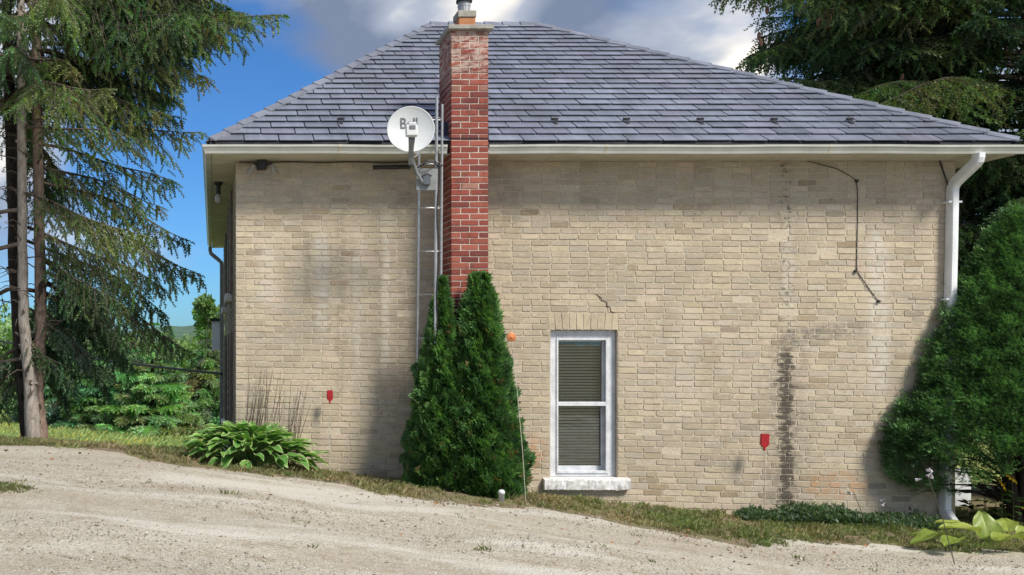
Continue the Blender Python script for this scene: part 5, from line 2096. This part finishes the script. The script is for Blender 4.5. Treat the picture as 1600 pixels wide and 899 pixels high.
r = np.random.default_rng(51)
K = 21000
x = r.uniform(-6, 11, K)
e = drive_edge(x)
tt = r.random(K) ** 1.0
y = e - .12 + tt * (np.minimum(1.2, np.where((x > .2) & (x < 8.4), -.03, 1.4)) - e + .12)
dens = nz(x, y, 1.0) + .55 * (x > 4.6) + .45 * (x < .6) + r.normal(0, .35, K) - .7 * (tt < .12)
keep = dens > .12
x, y, tt = x[keep], y[keep], tt[keep]
K = len(x)
hs = r.uniform(.025, .060, K) * (1 + .5 * (nz(x, y, 2.0, 4) > .5))
gmix = np.clip(.45 + .5 * nz(x, y, 1.4, 2) + .35 * (x > 4.4) + r.normal(0, .25, K), 0, 1)[:, None]
ti = np.array([.30, .24, .14])[None] * (1 - gmix) + np.array([.145, .185, .065])[None] * gmix
grow('grass', x, y, hs, ti * r.uniform(.75, 1.25, (K, 1)), 3)
# scattered weeds on the gravel and the green patch at its far left
x2, y2 = [], []
for k in range(34):
    cx_, cy2 = r.uniform(-3, 7.5), r.uniform(-5.2, -1.3)
    n_ = r.integers(2, 9)
    x2 += list(cx_ + r.normal(0, .06, n_))
    y2 += list(cy2 + r.normal(0, .04, n_))
n_ = 1500
px_, py_ = r.uniform(-2.3, -1.28, n_), r.uniform(-3.95, -3.25, n_)
ok = ((px_ + 2.1) / .72) ** 2 + ((py_ + 3.6) / .30) ** 2 + r.normal(0, .15, n_) < 1
x2 += list(px_[ok])
y2 += list(py_[ok])
x2, y2 = np.array(x2), np.array(y2)
K = len(x2)
gm = r.random((K, 1))
grow('weeds', x2, y2, r.uniform(.025, .055, K), np.array([.12, .165, .05])[None] * gm + np.array([.19, .18, .085])[None] * (1 - gm), 8)
# long grass and goldenrod of the field
K = 18000
y = 6 + 34 * r.random(K) ** 1.3
x = -2 - y * .55 + r.random(K) * (y * .62 + 3.0)
x = np.minimum(x, .0 + 0 * y + np.where(y < 12, -.3, 3))
hs = r.uniform(.12, .30, K)
yl = nz(x, y, .35, 1) + r.normal(0, .4, K)
ti = np.where((yl > .75)[:, None], np.array([.50, .44, .12])[None], np.array([.26, .34, .13])[None]) * r.uniform(.75, 1.25, (K, 1))
grow('field_grass', x, y, hs, ti, 12, n=4, wid=.045, spread=.9)

# pebbles
OCT = np.array([(1, .1, 0), (-.9, -.15, .1), (.1, .85, -.1), (-.1, -1, 0), (.12, -.08, .7), (-.1, .1, -.6)], dtype=float)
OF = np.array([(4, 0, 2), (4, 2, 1), (4, 1, 3), (4, 3, 0), (0, 5, 2), (2, 5, 1), (1, 5, 3), (3, 5, 0)])
K = 40000
y = -1.0 - 6.0 * r.random(K)
u = r.uniform(-.05, 1.05, K)
x = (u * 1600 - PX) * (DIST + y) / FPX
keep = (y < drive_edge(x) + .25 * r.random(K)) & (nz(x * .5, y * 2.2, .9, 3) + r.normal(0, .45, K) > -.1)
x, y = x[keep], y[keep]
K = len(x)
sz = .0035 + .006 * r.random(K) ** 3 + .007 * (r.random(K) < .025)
a = r.uniform(0, 6.28, K)
fr = frames(np.stack([np.cos(a), np.sin(a), r.normal(0, .2, K)], 1), roll=r.uniform(-.4, .4, K)) * (sz[:, None] * r.uniform(.7, 1.3, (K, 3)))[:, None, :]
ti = np.where((r.random(K) < .72)[:, None], np.array([.42, .39, .33])[None], np.array([.26, .21, .16])[None]) * r.uniform(.7, 1.2, (K, 1))
lush(fr, np.stack([x, y, ground_z(x, y) + .010 + sz * .35], 1), (OCT, OF), 'pebbles', ti, M_STONE, None, 'stuff')
# fallen leaves and bits of bark
K = 520
x = r.uniform(-3.5, 8.5, K)
y = drive_edge(x) + r.normal(-.35, .9, K)
keep = (y < -.15)
x, y = x[keep], y[keep]
K = len(x)
a = r.uniform(0, 6.28, K)
fr = frames(np.stack([np.cos(a), np.sin(a), r.normal(0, .25, K)], 1), roll=r.uniform(-.8, .8, K)) * r.uniform(.022, .050, K)[:, None, None]
ti = np.array([.20, .105, .055])[None] * r.uniform(.35, 1.5, (K, 1))
lush(fr, np.stack([x, y, ground_z(x, y) + .024], 1), (np.array([(0, 0, 0), (.5, .3, .12), (1, 0, 0), (.5, -.3, .10)]), np.array([(0, 1, 2, 3)])), 'fallen_leaves', ti, M_DRYLEAF, None, 'stuff')

# ------------------------------------------------------------------ trees beyond the field
def pine(cx, cy, H, Rm, label, tint, seed, dens=1.0, layers=12, rise=.12, spr=.75):
    random.seed(seed)
    z0 = gz(cx, cy)
    t = empty('pine_tree' if rise > 0 else 'spruce_tree', (cx, cy, z0), label, 'tree', 'trees beyond the field')
    m_ = MB()
    m_.tube([(cx, cy, z0 - .2), (cx, cy, z0 + H * .5), (cx, cy, z0 + H)], [H * .022, H * .014, .01], 8)
    m_.build('trunk', M_BARK_DARK, t)
    B = Bough()
    for k in range(layers):
        f = k / layers
        nb = 7 if f < .7 else 5
        for j in range(nb):
            az = j * 6.283 / nb + k * 1.3 + random.uniform(-.3, .3)
            L = max(.15, Rm * (1 - f) ** .85 * random.uniform(.75, 1.1))
            c = tuple(v * random.uniform(.75, 1.25) for v in tint)
            Lw = max(L, .4)
            B.bough(Vector((cx, cy, z0 + H * (.06 + .90 * f))), az, L, rise, .10 if rise > 0 else .22, c, .55 * dens / max(.6, spr), .15 if rise > 0 else .6, r0=.03, start=.25, spr=spr * min(1, .4 + L / Rm))
    B.build(t, brush(5, 3, lng=.34, wid=.06, seed=seed), wood=M_BARK_DARK)


def broad(cx, cy, H, Rm, label, tint, seed, K=7000, leaf=.22):
    r = np.random.default_rng(seed)
    random.seed(seed)
    z0 = gz(cx, cy)
    t = empty('deciduous_tree', (cx, cy, z0), label, 'tree', 'trees beyond the field')
    m_ = MB()
    m_.tube([(cx, cy, z0 - .3), (cx + .1, cy, z0 + H * .4), (cx, cy, z0 + H * .8)], [H * .03, H * .02, .03], 8)
    C, S_ = [], []
    for k in range(26):
        a = random.uniform(0, 6.28)
        f = random.random()
        zz = z0 + H * (.22 + .74 * f)
        rr = Rm * math.sqrt(random.random()) * (1 - .75 * max(0, f - .35))
        c = (cx + rr * math.cos(a), cy + rr * math.sin(a), zz)
        C.append(c)
        S_.append(Rm * random.uniform(.22, .42))
        m_.tube([(cx, cy, z0 + H * (.15 + .5 * f)), c], [.06, .015], 5)
    m_.build('trunk', M_BARK_DARK, t)
    C, S_ = np.array(C), np.array(S_)
    i = r.integers(0, len(C), K)
    d = r.normal(0, 1, (K, 3))
    d /= np.linalg.norm(d, axis=1, keepdims=True)
    P = C[i] + d * (S_[i] * r.random(K) ** .4)[:, None] * np.array([1, 1, .75])
    ax = d + r.normal(0, .7, (K, 3))
    ti = np.array(tint)[None] * (1 + .35 * np.sin(i * 2.7)[:, None]) * r.uniform(.75, 1.25, (K, 1))
    lush(frames(ax, roll=r.uniform(-3, 3, K)) * (leaf * r.uniform(.6, 1.3, K))[:, None, None], P, (np.array([(0, 0, 0), (.5, .35, .08), (1, 0, -.1), (.5, -.35, .08)]), np.array([(0, 1, 2, 3)])), 'crown', ti, M_LEAF, t)


def bg(px, Y):
    return (px - PX) * (DIST + Y) / FPX


pine(bg(238, 27), 27, 4.9, 2.0, 'young light green pine with layered boughs at the back of the field', (.25, .40, .19), 1, 1.9, 11, .14, .44)
pine(bg(160, 29), 29, 4.4, 1.9, 'bluish green bushy pine just left of the light green pine', (.18, .29, .16), 2, 1.6, 11, .14, .46)
pine(bg(95, 32), 32, 5.4, 2.2, 'dark pine seen between the spruce trunks and the bluish pine', (.17, .27, .16), 3, 1.4, 11, .1, .75)
pine(bg(325, 30), 30, 5.0, 1.7, 'dull green conifer next to the left wall of the house', (.22, .31, .16), 4, 1.5, 12, -.05, .46)
pine(bg(262, 44), 44, 5.3, 1.6, 'tall narrow dark spruce rising behind the light green pine', (.17, .26, .16), 5, 1.6, 16, -.05, .75)
pine(bg(205, 42), 42, 4.2, 2.3, 'broad mid green conifer behind the bluish pine', (.19, .29, .18), 6, 1.2, 14, -.05, .8)
broad(bg(334, 40), 40, 6.3, 1.7, 'bright green leafy tree rising beside the left wall of the house', (.22, .36, .12), 7, 7000)
broad(bg(292, 52), 52, 4.0, 2.6, 'mid green leafy tree in the gap below the hill', (.21, .32, .15), 8, 7000, .26)
broad(bg(120, 46), 46, 5.6, 4.0, 'wide leafy tree behind the spruce boughs', (.20, .30, .14), 9, 9000, .28)
broad(bg(20, 42), 42, 5.2, 3.6, 'leafy tree at the far left behind the spruce trunks', (.22, .34, .15), 10, 8000, .26)

# wood edge behind them, one mass
r = np.random.default_rng(91)
K = 26000
x = r.uniform(-95, 95, K)
y = 95 + r.uniform(-7, 7, K) + 8 * np.sin(x * .05)
top = 3.6 + .8 * np.sin(x * .35) + .6 * np.sin(x * .9 + 1) + .5 * np.sin(x * 2.3)
z = -2 + top * r.random(K) ** .7
d = r.normal(0, 1, (K, 3))
ti = np.array([.062, .118, .048])[None] * r.uniform(.6, 1.4, (K, 1)) * (1 + .3 * np.sin(x * 1.1)[:, None])
lush(frames(d) * r.uniform(.7, 1.5, K)[:, None, None], np.stack([x, y, z], 1), (np.array([(0, 0, 0), (.5, .4, .08), (1, 0, -.1), (.5, -.4, .08)]), np.array([(0, 1, 2, 3)])), 'woods', ti, M_LEAF, None, 'stuff')
